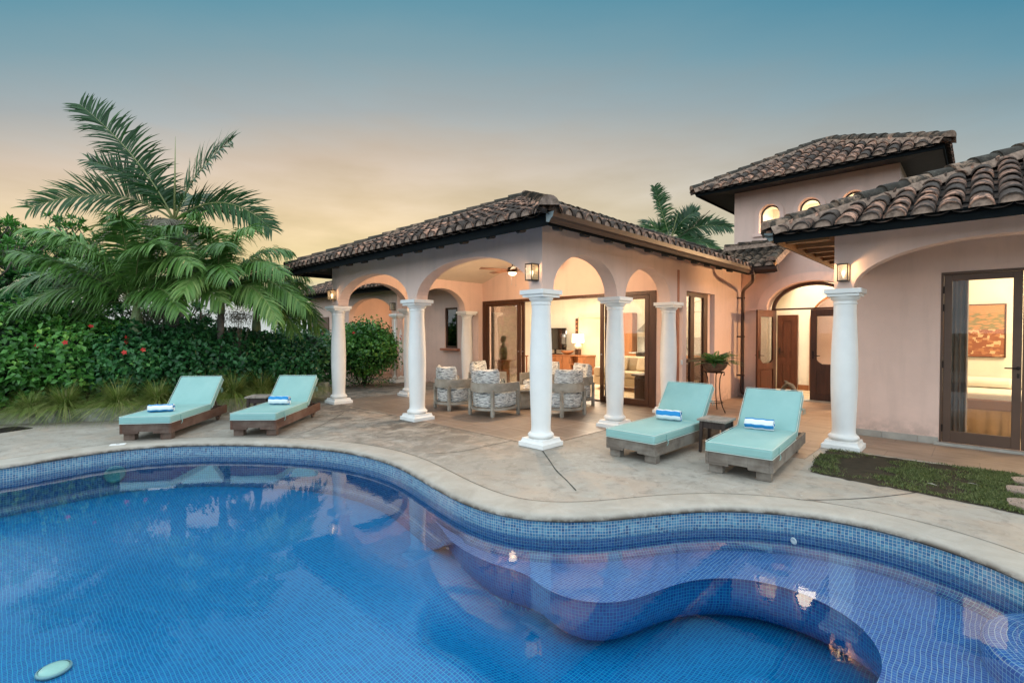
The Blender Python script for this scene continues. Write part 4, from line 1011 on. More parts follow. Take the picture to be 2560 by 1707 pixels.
# console
t = thing('console', 'long cherry wood console with doors and an open shelf under the television', 'sideboard', (-7.2, 9.98, 0))
mb = MB(); mb.box(-1.14,1.14,-.27,.35,.70,.745); part(mb, 'top', M_['cwood'], t, bevel=.004)
mb = MB(); mb.box(-1.1,.38,-.24,.34,.08,.70); mb.box(.72,1.1,-.24,.34,.08,.70); mb.box(.38,.72,.0,.34,.08,.70); mb.box(.38,.72,-.24,.0,.08,.12); mb.box(.38,.72,-.24,.0,.38,.40); mb.box(-1.08,1.08,-.2,.3,0.006,.08)
part(mb, 'carcass', M_['cwood'], t)
for x_ in (-1.08,-.70,-.32,.05,.74): 
    mb = MB(); w2 = .34; mb.box(x_, x_+w2, -.262, -.241, .11, .68); d_ = part(mb, 'door', M_['cwood'], t, bevel=.004)
    mb = MB(); mb.tube([(x_+w2-.04,-.263,.42),(x_+w2-.04,-.285,.43),(x_+w2-.04,-.285,.57),(x_+w2-.04,-.263,.58)], .006, 6); part(mb, 'handle', M_['iron'], d_)
t = thing('television', 'black flat television standing angled on the console', 'television', (-7.75, 9.95, .745), R(-14)); t.scale = (1.15, 1.15, 1.15)
mb = MB(); mb.box(-.62,.62,-.02,.02,.16,.90); part(mb, 'screen', M_['night'], t, bevel=.004)
mb = MB(); mb.box(-.62,.62,-.024,-.021,.16,.175); mb.box(-.62,.62,-.024,-.021,.885,.90); mb.box(-.62,-.605,-.024,-.021,.175,.885); mb.box(.605,.62,-.024,-.021,.175,.885); mb.box(-.03,.03,.0,.04,.02,.5); mb.box(-.25,.25,-.10,.12,.001,.02); part(mb, 'stand', M_['iron'], t)
M_['shade'] = emis('lit_lampshade', (1.0,.80,.55), 3.2)
M_['ceramic'] = simple('cream_ceramic', (.72,.66,.54), .3, .06, 6, 0)
def tlamp(x, y, z, label, s=1.0):
    t_ = thing('table_lamp', label, 'lamp', (x, y, z), 0, 'lit table lamps in the living room')
    mb = MB(); mb.box(-.09*s,.09*s,-.09*s,.09*s,.001,.02); mb.box(-.09*s,-.06*s,-.09*s,.09*s,.02,.20*s); mb.box(.06*s,.09*s,-.09*s,.09*s,.02,.20*s); mb.box(-.09*s,.09*s,-.09*s,.09*s,.20*s,.215*s); part(mb, 'foot', M_['dwood'], t_)
    mb = MB(); mb.lathe([(.05*s,.216*s),(.12*s,.26*s),(.145*s,.33*s),(.12*s,.40*s),(.05*s,.445*s),(.02*s,.46*s),(.015*s,.50*s)], 20); part(mb, 'body', M_['ceramic'], t_, smooth=True)
    mb = MB(); mb.lathe([(.235*s,.47*s),(.22*s,.80*s)], 28, cap=False); part(mb, 'lamp_shade', M_['shade'], t_, smooth=True)
    lamp('lamp_light', (0, 0, .85*s), 30, WARM, .08, t_)
    return t_
tlamp(-6.62, 9.95, .746, 'lit table lamp with a cream ball body at the right end of the console')
tlamp(-8.85, 8.9, .70, 'lit table lamp low behind the open sliding door, left of the television', .9)
t = thing('side_table', 'small wooden table carrying the lower lit lamp', 'table', (-8.85, 8.9, 0)); t.location = (-8.7, 8.9, 0)
mb = MB(); mb.box(-.25,.25,-.25,.25,.66,.70); part(mb, 'top', M_['cwood'], t)
for a in (-.2,.2):
    for b in (-.2,.2): mb = MB(); mb.box(a-.02,a+.02,b-.02,b+.02,.006,.66); part(mb, 'leg', M_['cwood'], t)
# dark open-door edge beside the doorway, built as a panel with added carving
t = thing('open_door_edge', 'tall dark edge of an open door beside the interior doorway', 'wall art', (-6.98, 10.39, 1.1))
mb = MB(); mb.box(-.07,.07,-.03,0,0,1.05); part(mb, 'panel', M_['dwood'], t, bevel=.01)
mb = MB(); 
for k in range(6): mb.lathe([(.005,0),(.045,.02),(.005,.04)], 8, M=Matrix.Translation((0,-.03,.12+k*.16)) @ Matrix.Rotation(PI/2, 4, 'X'))
part(mb, 'carving', M_['cwood'], t)
# wooden bowl on console
t = thing('wooden_bowl', 'carved wooden bowl on the console under the television', 'bowl', (-7.05, 9.85, .746))
mb = MB(); mb.lathe([(.05,.001),(.10,.02),(.20,.09),(.24,.16),(.22,.155),(.18,.09),(.05,.03),(.001,.03)], 20, cap=False, M=Matrix.Scale(1.2,4,(1,0,0))); part(mb, 'bowl_body', M_['cwood'], t, smooth=True)
# coffee table inside
t = thing('low_table', 'low wooden table on the tiled living room floor, seen right of the console', 'table', (-3.9, 8.2, 0))
mb = MB(); mb.box(-.6,.6,-.4,.4,.40,.44); part(mb, 'top', M_['cwood'], t, bevel=.004)
for a in (-.5,.5): mb = MB(); mb.box(a-.05,a+.05,-.3,.3,.006,.40); part(mb, 'leg', M_['cwood'], t)
# bust on a pedestal
M_['oldbrass'] = simple('aged_carved_wood', (.17,.11,.06), .5, .35, 12, .4, 30)
def blob(mb, c, r, n=10, m=14, M=None):
    for_ = []
    rs = []
    for i in range(n+1):
        a = PI*i/n; rs.append(mb.ring([(c[0]+r[0]*math.sin(a)*math.cos(2*PI*k/m), c[1]+r[1]*math.sin(a)*math.sin(2*PI*k/m), c[2]+r[2]*math.cos(a)) for k in range(m)]))
    for a, b in zip(rs, rs[1:]): mb.bridge(b, a)
t = thing('pedestal', 'wooden pedestal behind the left sliding glass, carrying the bust', 'pedestal', (-6.08, 5.35, 0))
mb = MB(); mb.box(-.14,.14,-.14,.14,.04,.72); part(mb, 'body', M_['cwood'], t, bevel=.004)
mb = MB(); mb.box(-.19,.19,-.19,.19,.72,.765); mb.box(-.18,.18,-.18,.18,.006,.04); part(mb, 'top', M_['cwood'], t, bevel=.004)
t = thing('bust', 'dark carved bust of a head on long shoulders, standing on the pedestal', 'statue', (-6.08, 5.35, .766))
mb = MB(); mb.lathe([(.10,.001),(.13,.06),(.15,.20),(.13,.36),(.075,.44),(.05,.49),(.05,.53)], 16, M=Matrix.Scale(.75,4,(0,1,0))); blob(mb, (0,-.01,.62), (.075,.09,.11)); blob(mb, (0,-.10,.61), (.015,.02,.022)); blob(mb, (0,.02,.67), (.085,.095,.075))
part(mb, 'carved_figure', M_['oldbrass'], t, smooth=True)
# sofa, round side table, animal figure
M_['sofa'] = simple('beige_upholstery', (.50,.40,.27), .9, .1, 5, .2, 60)
t = thing('sofa', 'beige sofa with loose cushions behind the right sliding door', 'sofa', (-2.6, 6.9, 0))
mb = MB(); mb.box(-.95,.95,-.42,.45,.12,.36); part(mb, 'frame', M_['sofa'], t, bevel=.03)
mb = MB(); mb.box(-.95,.95,.25,.47,.36,.92); part(mb, 'backrest', M_['sofa'], t, bevel=.06, seg=3)
for a in (-.84,.84): mb = MB(); mb.box(a-.11,a+.11,-.42,.25,.36,.62); part(mb, 'armrest', M_['sofa'], t, bevel=.05, seg=3)
for a in (-.36,.36): mb = MB(); mb.box(a-.35,a+.35,-.43,.24,.365,.52); part(mb, 'seat_cushion', M_['sofa'], t, bevel=.05, seg=3)
for a in (-.4,.35): mb = MB(); mb.box(a-.22,a+.22,-.06,.06,0,.40, Matrix.Translation((0,.12,.53)) @ Matrix.Rotation(R(-18),4,'X')); part(mb, 'pillow', M_['linen'], t, bevel=.055, seg=3)
t = thing('drum_table', 'dark square drum table just inside the right sliding door', 'table', (-1.12, 5.25, 0))
mb = MB(); mb.box(-.27,.27,-.27,.27,.006,.58); part(mb, 'body', M_['dwood'], t, bevel=.05, seg=4)
mb = MB(); mb.box(-.31,.31,-.31,.31,.585,.625); part(mb, 'top', M_['dwood'], t, bevel=.01)
t = thing('dog_figurine', 'pale carved sitting dog figurine on the drum table', 'figurine', (-1.12, 5.22, .626), R(35))
mb = MB(); mb.lathe([(.10,.001),(.10,.03),(.085,.035)], 16); blob(mb, (0,.03,.12), (.07,.085,.10)); blob(mb, (0,-.005,.22), (.05,.055,.12)); blob(mb, (0,-.02,.35), (.045,.055,.05)); blob(mb, (0,-.075,.34), (.022,.04,.022)); blob(mb, (.035,0,.34), (.012,.02,.045)); blob(mb, (-.035,0,.34), (.012,.02,.045))
for a in (-.035,.035): mb.tube([(a,-.04,.20),(a,-.055,.04)], .017, 8)
part(mb, 'carved_figure', simple('pale_carving', (.45,.33,.2), .5, .2, 10, .2), t, smooth=True)
# kitchen along the far wall
t = thing('kitchen_cabinets', 'cherry wall cupboards, base units and tiled splashback in the kitchen', 'cabinets', (-3.5, 10.38, 0))
mb = MB(); mb.box(-.1,.9,-.35,0,1.45,2.25); mb.box(-1.6,-.85,-.35,0,0.01,2.3); part(mb, 'wall_cupboard', M_['cwood'], t, bevel=.004)
mb = MB(); mb.box(-.8,-.55,-.6,0,.01,.88); mb.box(.1,3.1,-.6,0,.01,.88); part(mb, 'base_unit', M_['cwood'], t, bevel=.004)
mb = MB(); mb.box(-.82,3.12,-.62,0,.885,.92); part(mb, 'worktop', M_['stone'], t)
mb = MB(); mb.box(-.82,3.12,-.012,0,.921,1.44); part(mb, 'splashback', M_['stone'], t)
for x_ in (-.06,.44): 
    mb = MB(); mb.box(x_,x_+.40,-.37,-.352,1.49,2.21); d_ = part(mb, 'door', M_['mwood'], t, bevel=.004)
    mb = MB(); mb.box(x_+.07,x_+.33,-.376,-.372,1.56,2.14); part(mb, 'pane', M_['night'], d_)
t = thing('range_hood', 'steel chimney hood above the cooker', 'cooker hood', (-3.82, 10.36, 1.62))
mb = MB(); r0 = mb.ring([(-.3,-.5,0),(.3,-.5,0),(.3,0,0),(-.3,0,0)]); r1 = mb.ring([(-.1,-.22,.3),(.1,-.22,.3),(.1,0,.3),(-.1,0,.3)]); mb.face(r0[::-1]); mb.bridge(r0, r1); mb.box(-.1,.1,-.22,0,.302,1.0); part(mb, 'hood', M_['steel'], t)
t = thing('cooker', 'black range cooker under the steel hood', 'cooker', (-3.7, 10.05, 0))
mb = MB(); mb.box(-.34,.34,-.3,.28,.01,.93); part(mb, 'body', M_['night'], t, bevel=.006)
mb = MB(); mb.tube([(-.3,-.33,.75),(.3,-.33,.75)], .012, 8); mb.box(-.28,.28,-.25,.2,.932,.95); part(mb, 'handle', M_['steel'], t)
# sink tap and big jar behind the tall window
t = thing('kitchen_tap', 'curved dark tap seen through the tall side window', 'tap', (-.55, 5.7, .95))
mb = MB(); mb.tube([(0,0,0),(0,0,.22),(.02,0,.30),(.08,0,.33),(.14,0,.29),(.15,0,.24)], .012, 8); part(mb, 'spout', M_['iron'], t, smooth=True)
t = thing('kitchen_counter', 'pale kitchen counter under the tall side window', 'counter', (-.45, 5.6, 0))
mb = MB(); mb.box(-.32,.30,-1.0,1.6,.90,.945); part(mb, 'worktop', M_['wall_in'], t, bevel=.004)
mb = MB(); mb.box(-.28,.27,-.98,1.58,.01,.90); part(mb, 'base_unit', M_['cwood'], t)
t = thing('tall_cupboard', 'tall red-brown wooden cupboard behind the tall side window', 'cupboard', (-.45, 7.75, 0))
mb = MB(); mb.box(-.3,.28,-.45,.5,.01,2.05); part(mb, 'carcass', M_['mwood'], t, bevel=.01)
mb = MB(); mb.lathe([(.22,2.051),(.26,2.10),(.20,2.16)], 16, 0, -.2); part(mb, 'cornice', M_['mwood'], t)
# entrance hall
mb = MB(); mb.box(.152, .30, 10.10, 10.20, 0, 5.1); mb.box(.30,.82,10.10,10.20,2.10,5.1); mb.box(.82,1.08,10.10,10.20,0,5.1); mb.box(2.6,3.0,10.10,10.20,0,5.1); wall(mb, 'x', 10.10, 10.20, 1.08, 2.6, 0, 5.1, [(1.14,2.55,0,1.9,.70)])
part(mb, 'interior_wall', M_['wall_in'], villa)
mb = MB(); mb.poly([(.15,7.9,5.1),(3,7.9,5.1),(3,11,5.1),(.15,11,5.1)]); mb.box(.1505,.156,7.95,10.1,0,5.1); mb.box(2.99,2.998,7.95,10.1,0,5.1); part(mb, 'interior_ceiling', M_['wall_in'], villa)
mb = MB(); arch_trim(mb, 1.845, .70, 1.9, .70, .05, 10.06, 10.10, 0); part(mb, 'arch_trim', M_['cwood'], villa)
mb = MB(); mb.box(.82,1.08,10.075,10.099,.01,.15); part(mb, 'interior_skirting', M_['cwood'], villa)
door_leaf('interior_door', (.80, 10.05, .01), PI, .50, 2.08, M_['mwood'], False, parent=villa)
lamp('hall_light', (1.6, 9.0, 4.9), 330, WARM, typ='AREA', size=(1.5,1.2), rot=(0,0,0))
lamp('hall_back_light', (1.9, 10.7, 2.6), 30, WARM, .15)
# driftwood by the entrance
def drift():
    mb = MB(); mb.tube([(-.18,0,.06),(-.12,.02,.22),(-.02,.03,.34),(.08,.0,.30),(.20,-.04,.16),(.32,-.06,.05)], [.04,.05,.055,.06,.05,.03], 9)
    mb.tube([(-.20,0,.02),(-.05,.05,.10),(.10,.03,.16),(.30,-.02,.05)], [.04,.05,.05,.02], 8); mb.tube([(-.05,.03,.30),(-.10,.06,.40),(-.14,.05,.42)], [.04,.03,.01], 7); return mb
t = thing('driftwood', 'twisted grey driftwood sculpture standing in front of the open entrance', 'sculpture', (1.02, 8.35, .006), R(-20)); t.scale = (1.1,1.1,.9)
part(drift(), 'wood_piece', wood('driftwood_grain', (.05,.038,.026), (.17,.135,.10), (1,14,14), .8, .6), t, smooth=True)
# bedroom
mb = MB(); mb.box(3.2, 9.0, 7.3, 7.45, 0, 3.0); mb.box(3.2,3.22,4.2,7.3,0,3.0); mb.poly([(3.2,4.2,2.96),(9,4.2,2.96),(9,7.3,2.96),(3.2,7.3,2.96)]); part(mb, 'interior_wall', M_['wall_in'], villa)
lamp('bedroom_light', (6.3, 5.9, 2.75), 420, (1.0,.80,.56), .12)
M_['sheet'] = simple('white_bed_linen', (.80,.74,.62), .9, .05, 4, .3, 12); M_['throw'] = simple('taupe_bed_runner', (.30,.20,.15), .9, .12, 5, .3, 40); M_['skirt'] = simple('gold_bed_skirt', (.50,.34,.19), .7, .2, 3, .3, 12)
t = thing('bed', 'bed with white linen, taupe runner and gathered skirt behind the glazed door', 'bed', (5.6, 6.2, 0))
mb = MB(); nx_ = 90
top_ = []; bot_ = []
for k in range(nx_):
    x_ = -1.6+3.2*k/(nx_-1); w_ = .02*math.sin(k*1.3)+.012*math.sin(k*2.9); top_.append((x_, -.86, .40)); bot_.append((x_, -.875+w_*1.6, .01))
mb.bridge(mb.ring(bot_), mb.ring(top_), False); part(mb, 'bed_skirt', M_['skirt'], t, smooth=True)
mb = MB(); mb.box(-1.6,1.6,-.86,.9,.38,.66); part(mb, 'mattress', M_['sheet'], t, bevel=.05, seg=3)
mb = MB(); mb.box(-1.62,1.62,-.885,.6,.395,.56); part(mb, 'bed_runner', M_['throw'], t, bevel=.02)
for a in (-1.05,-.3,.5): mb = MB(); mb.box(a-.36,a+.36,.05,.55,.665,.82); part(mb, 'pillow', M_['sheet'], t, bevel=.07, seg=3)
def painting_mat():
    s = Mt('village_painting'); u = s.N.new('ShaderNodeSeparateXYZ'); s.L.new(s.tc.outputs['Object'], u.inputs[0])
    v = s.N.new('ShaderNodeTexVoronoi'); v.inputs['Scale'].default_value = 14; v.distance = 'CHEBYCHEV'; s.L.new(s.mapping((1.0,1,1.6)), v.inputs['Vector'])
    sx = s.N.new('ShaderNodeSeparateColor'); s.L.new(v.outputs['Color'], sx.inputs[0])
    lo = s.ramp(sx.outputs[0], [(0,(.24,.08,.035)),(.35,(.36,.15,.065)),(.6,(.55,.38,.21)),(.8,(.28,.10,.045)),(1,(.66,.50,.32))], 'CONSTANT')
    v2 = s.N.new('ShaderNodeTexVoronoi'); v2.inputs['Scale'].default_value = 9; s.L.new(s.mapping((1,1,3.2)), v2.inputs['Vector'])
    hi = s.ramp(v2.outputs['Distance'], [(.1,(.55,.20,.07)),(.4,(.42,.22,.08)),(.6,(.20,.17,.06))])
    c = s.mix(s.math('GREATER_THAN', u.outputs[2], .5), lo, hi)
    c = s.mix(s.math('GREATER_THAN', u.outputs[2], .80), c, s.mix(s.noise(9, 4), (.30,.20,.08), (.55,.24,.10)))
    return s.fin(c, .6)
t = thing('painting', 'orange and brown village painting on the bedroom wall above the bed', 'painting', (4.30, 7.29, 1.16))
mb = MB(); mb.box(-.45,.50,-.03,-.004,0,.95); part(mb, 'canvas', painting_mat(), t)
mb = MB(); mb.box(-.47,-.451,-.04,0,-.015,.965); mb.box(.501,.52,-.04,0,-.015,.965); mb.box(-.451,.501,-.04,0,.951,.965); mb.box(-.451,.501,-.04,0,-.015,-.001); part(mb, 'frame', M_['dwood'], t)
def curtain(x0, x1, y, z0, z1, label, matn):
    mb = MB(); n_ = 60; rows = 12; prev_ = None
    for r_ in range(rows+1):
        z_ = z0+(z1-z0)*r_/rows; pts_ = []
        for k in range(n_+1):
            u = k/n_; pts_.append((x0+(x1-x0)*u, y+.028*math.sin(u*8*PI+.2*math.sin(z_*2))+.012*math.sin(u*19), z_))
        cur = mb.ring(pts_)
        if prev_: mb.bridge(prev_, cur, False)
        prev_ = cur
    t_ = thing('curtain', label, 'curtain', ((x0+x1)/2, y, 0)); o_ = part(mb, 'drape', M_[matn], t_, smooth=True); o_.location = (-(x0+x1)/2, -y, 0); return t_
M_['greycurtain'] = simple('grey_curtain', (.24,.20,.17), .9, .15, 4, .2, 60)
curtain(4.12, 4.36, 4.32, .02, 2.6, 'grey curtain drawn aside at the left of the bedroom door', 'greycurtain')
curtain(-7.52, -7.10, 4.44, 1.05, 2.4, 'pale linen curtain behind the small window left of the porch', 'linen')

# ================================================================== FURNITURE
def box_cushion(w, l, h, piping=True, b=.03):
    mb = MB(); nx_, ny_ = 10, 14
    def P(u, v, top):
        x = (u-.5)*w; y = v*l; e = min(u, 1-u)*w; f = min(v, 1-v)*l
        puff = .012*min(1, e/.08)*min(1, f/.08); return (x, y, h+puff if top else -.0)
    T = [mb.ring([P(i/nx_, j/ny_, True) for i in range(nx_+1)]) for j in range(ny_+1)]
    for a, c in zip(T, T[1:]): mb.bridge(a, c, False)
    B = [mb.ring([P(i/nx_, j/ny_, False) for i in range(nx_+1)]) for j in range(ny_+1)]
    for a, c in zip(B, B[1:]): mb.bridge(c, a, False)
    mb.bridge(B[0], T[0], False); mb.bridge(T[-1], B[-1], False)
    mb.bridge([r_[0] for r_ in T], [r_[0] for r_ in B], False); mb.bridge([r_[-1] for r_ in B], [r_[-1] for r_ in T], False)
    return mb
def cush_mat():
    s = Mt('turquoise_canvas'); n = s.noise(2.2, 5, .6); w_ = s.noise(160, 2, .5)
    c = s.mix(s.math('MULTIPLY_ADD', n, 2.0, -.5, clamp=True), (.225,.42,.395), (.29,.50,.475))
    c = s.mix(s.ramp(s.noise(1.1, 4), [(.5, 0.0), (.75, .5)]), c, (.36,.55,.50))
    b = s.bump(w_, .08, .001); b = s.bump(s.noise(4, 3), .5, .016, b)
    return s.fin(c, .62, b, 0.0, .35)
M_['cush'] = cush_mat()
M_['pipe'] = simple('white_piping', (.60,.70,.65), .7, .03, 4, 0)
M_['teak'] = wood('weathered_teak', (.12,.095,.075), (.23,.19,.155), (14, 1.2, 14), .75, .5, (.29,.26,.22))
M_['teak_x'] = wood('weathered_teak_cross', (.12,.095,.075), (.23,.19,.155), (1.2, 14, 14), .75, .5, (.29,.26,.22))
M_['teak_b'] = wood('brown_teak', (.08,.035,.022), (.16,.075,.048), (14, 1.2, 14), .6, .5, (.19,.12,.09))
M_['teak_bx'] = wood('brown_teak_cross', (.075,.042,.03), (.15,.09,.065), (1.2, 14, 14), .65, .5, (.19,.14,.11))
FW, FL = .70, 1.92
def piping_loop(w, l, z, y0=0, r=.0034):
    c = .022; pts = []
    for sx2, yy, a0 in ((1, c, -PI/2), (1, l-c, 0), (-1, l-c, PI/2), (-1, c, PI)):
        for k in range(5):
            a = a0+k*PI/8; pts.append((sx2*(w/2-c)+c*math.cos(a), yy+c*math.sin(a)+y0, z))
    pts.append(pts[0]); mb = MB(); mb.tube(pts, r, 6, cap=False); return mb
def lounger(label, loc, rz, mats, back_ang, grp='turquoise sun loungers around the pool'):
    t_ = thing('sun_lounger', label, 'sun lounger', loc, rz, grp)
    mx, mc = mats
    for sg in (-1, 1):
        mb = MB(); xx = sg*(FW/2-.0175); mb.box(xx-.0175, xx+.0175, 0, FL, .105, .25); part(mb, 'side_rail', M_[mx], t_, bevel=.003)
    mb = MB(); mb.box(-FW/2+.036, FW/2-.036, .0, .034, .105, .25)
    # shallow notch in the foot rail
    mb = MB()
    mb.box(-FW/2+.036, -.10, .002, .034, .105, .248); mb.box(-.10, .10, .002, .034, .132, .248); mb.box(.10, FW/2-.036, .002, .034, .105, .248)
    part(mb, 'foot_rail', M_[mc], t_, bevel=.002)
    mb = MB(); mb.box(-FW/2+.036, FW/2-.036, FL-.034, FL-.002, .105, .24); part(mb, 'head_rail', M_[mc], t_, bevel=.002)
    for sg in (-1, 1):
        mb = MB(); mb.box(sg*(FW/2-.10)-.075+(.0), sg*(FW/2-.10)+.075, .05, .15, .004, .104); part(mb, 'foot', M_[mc], t_, bevel=.003)
        mb = MB(); mb.lathe([(.012,-.02),(.055,-.018),(.06,0),(.055,.018),(.012,.02)], 20, M=Matrix.Translation((sg*(FW/2-.07), FL-.22, .062)) @ Matrix.Rotation(PI/2, 4, 'Y')); part(mb, 'wheel', M_[mc], t_)
        mb = MB(); mb.box(sg*(FW/2-.04)-.012, sg*(FW/2-.04)+.012, FL-.26, FL-.18, .06, .20); part(mb, 'wheel_bracket', M_[mc], t_)
    mb = MB()
    for k in range(13): mb.box(-FW/2+.036, FW/2-.036, .04+k*.093, .10+k*.093, .225, .245)
    part(mb, 'slat', M_[mc], t_)
    hy, hz_ = 1.29, .252; sl_ = 1.31
    mb = box_cushion(FW-.005, sl_, .105); c = part(mb, 'seat_cushion', M_['cush'], t_, smooth=True, bevel=.022, seg=3, autos=R(35)); c.location = (0, -.025, hz_)
    for z_ in (.006, .108): o_ = part(piping_loop(FW-.003, sl_, z_), 'piping', M_['pipe'], c, smooth=True)
    for sg in (-1, 1): mb = MB(); mb.tube([(sg*(FW/2+.002), .30, .02),(sg*(FW/2+.006), .30, .085)], .005, 6); mb.tube([(sg*(FW/2+.004), .30, .03),(sg*(FW/2+.02), .31, -.02),(sg*(FW/2+.012), .29, -.05)], .004, 5); mb.tube([(sg*(FW/2+.004), .30, .03),(sg*(FW/2+.015), .33, -.01)], .004, 5); part(mb, 'tie', M_['cush'], c)
    bl = .665; ca = math.cos(back_ang); sa = math.sin(back_ang)
    mb = MB(); mb.box(-FW/2+.05, -FW/2+.09, 0, bl-.05, -.04, -.005); mb.box(FW/2-.09, FW/2-.05, 0, bl-.05, -.04, -.005)
    for k in range(6): mb.box(-FW/2+.09, FW/2-.09, .03+k*.1, .09+k*.1, -.03, -.008)
    br = part(mb, 'backrest_frame', M_[mc], t_); br.location = (0, hy+.02, .262); br.rotation_euler = (back_ang, 0, 0)
    mb = box_cushion(FW-.005, bl, .10); c2 = part(mb, 'back_cushion', M_['cush'], t_, smooth=True, bevel=.022, seg=3, autos=R(35)); c2.location = (0, hy+.035, .272); c2.rotation_euler = (back_ang, 0, 0)
    for z_ in (.006, .103): part(piping_loop(FW-.003, bl, z_), 'piping', M_['pipe'], c2, smooth=True)
    for sg in (-1, 1): mb = MB(); mb.tube([(sg*(FW/2+.0), .42, .05),(sg*(FW/2+.02), .43, -.01),(sg*(FW/2+.01), .40, -.06)], .005, 6); mb.tube([(sg*(FW/2+.0), .42, .05),(sg*(FW/2+.035), .45, .0),(sg*(FW/2+.03), .42, -.07)], .004, 6); part(mb, 'tie', M_['cush'], c2)
    # prop
    py_ = hy+.02+.42*ca; pz = .262+.42*sa-.02; mb = MB()
    for sg in (-1, 1): mb.tube([(sg*.24, py_, pz-.02),(sg*.24, min(py_+.16, 1.86), .20)], .016, 6)
    mb.box(-.255, .255, py_-.012, py_+.012, pz-.035, pz-.008)
    part(mb, 'prop', M_[mc], t_)
    return t_
GREY = ('teak', 'teak_x'); BRN = ('teak_b', 'teak_bx')
lounger('brown framed turquoise lounger farthest left beside the grasses', (-4.42, -3.83, 0), R(142-90), BRN, R(44))
lounger('red-brown framed turquoise lounger directly left of the far porch column', (-3.58, -2.62, 0), R(136-90), BRN, R(42))
lounger('grey framed turquoise lounger in front of the second right-hand porch column', (1.335, .15, 0), R(-1), GREY, R(52))
lounger('grey framed turquoise lounger nearest the lawn and the bedroom terrace column', (2.575, .315, 0), R(4), GREY, R(47))
def towel_mat():
    s = Mt('striped_towel'); u = s.N.new('ShaderNodeSeparateXYZ'); s.L.new(s.tc.outputs['UV'], u.inputs[0])
    f = s.math('FRACT', s.math('MULTIPLY', u.outputs[1], 3.2))
    c = s.mix(s.math('GREATER_THAN', f, .52), (.80,.84,.86), (.035,.25,.55))
    return s.fin(c, .95, s.bump(s.noise(220, 2), .5, .002), 0.0, .1)
M_['towel'] = towel_mat()
def towel(label, loc, rz, flat=1.0, rot0=0.0):
    t_ = thing('rolled_towel', label, 'towel', loc, rz, 'rolled blue and white towels on the loungers')
    mb = MB(); n_ = 72; turns = 3.2; L2 = .165; path = []
    for k in range(n_+1):
        u = k/n_; a = rot0+u*turns*2*PI; r_ = .070*(1-.62*u); path.append((r_*math.cos(a), r_*math.sin(a)*flat + .070*flat, u*turns*2*PI*.045))
    rows = []
    for j in range(9):
        x = -L2+2*L2*j/8; e = .004*math.sin(j*2.1+rot0); rows.append(mb.ring([(x+.003*math.sin(k*.9), p[0]*(1+e), p[1]+e) for k, p in enumerate(path)]))
    for j in range(8):
        for k in range(n_):
            # stripes run along the roll: v from the unrolled length
            uv = [(0, path[k][2]*3.2), (0, path[k+1][2]*3.2), (0, path[k+1][2]*3.2), (0, path[k][2]*3.2)]
            mb.face((rows[j][k], rows[j][k+1], rows[j+1][k+1], rows[j+1][k]), uv)
    o_ = part(mb, 'towel_roll', M_['towel'], t_, smooth=True)
    so_ = o_.modifiers.new('thick', 'SOLIDIFY'); so_.thickness = .007; so_.offset = 0
    return t_
ZT = .372
towel('striped towel lying flat-rolled across the foot half of the farthest left lounger', (-4.70, -3.58, ZT), R(62), .85, 2.4)
towel('striped towel on the seat of the lounger beside the far porch column', (-4.15, -2.01, ZT), R(44), 1.0, .6)
towel('striped towel rolled against the backrest of the lounger by the second right-hand column', (1.34, 1.20, ZT), R(12), 1.0, .9)
towel('striped towel rolled against the backrest of the lounger nearest the lawn', (2.47, 1.38, ZT), R(8), 1.0, 4.0)
M_['grey_top'] = wood('grey_weathered_top', (.20,.16,.13), (.36,.31,.26), (14, 1.5, 14), .8, .5, (.42,.38,.33))
M_['dkleg'] = wood('worn_dark_leg', (.03,.02,.017), (.07,.045,.035), (12, 12, 1), .6, .4)
def side_table(label, loc, rz, w=.38, l=.40, h=.45):
    t_ = thing('side_table', label, 'side table', loc, rz, 'low wooden side tables between the loungers')
    mb = MB()
    for k in range(4): a = -w/2+k*w/4; mb.box(a+.001, a+w/4-.001, -l/2, l/2, h-.028, h)
    part(mb, 'top', M_['grey_top'], t_, bevel=.003)
    mb = MB(); i = .035; mb.box(-w/2+i+.04, w/2-i-.04, -l/2+i, -l/2+i+.02, h-.12, h-.029); mb.box(-w/2+i+.04, w/2-i-.04, l/2-i-.02, l/2-i, h-.12, h-.029); mb.box(-w/2+i, -w/2+i+.02, -l/2+i+.04, l/2-i-.04, h-.12, h-.029); mb.box(w/2-i-.02, w/2-i, -l/2+i+.04, l/2-i-.04, h-.12, h-.029)
    part(mb, 'apron', M_['dkleg'], t_, bevel=.002)
    for sx2 in (-1, 1):
        for sy in (-1, 1):
            mb = MB(); cx_, cy_ = sx2*(w/2-i-.015), sy*(l/2-i-.015)
            r0 = mb.ring([(cx_-.016+sx2*.012,cy_-.016+sy*.012,.004),(cx_+.016+sx2*.012,cy_-.016+sy*.012,.004),(cx_+.016+sx2*.012,cy_+.016+sy*.012,.004),(cx_-.016+sx2*.012,cy_+.016+sy*.012,.004)])
            r1 = mb.ring([(cx_-.022,cy_-.022,h-.029),(cx_+.022,cy_-.022,h-.029),(cx_+.022,cy_+.022,h-.029),(cx_-.022,cy_+.022,h-.029)]); mb.face(r0[::-1]); mb.bridge(r0, r1); mb.face(r1)
            part(mb, 'leg', M_['dkleg'], t_)
    return t_
side_table('small wooden side table between the two grey framed loungers', (1.945, 1.34, .004), R(2))
side_table('small wooden side table between the two left loungers, by the kerb wall', (-5.02, -2.03, .0), R(50))
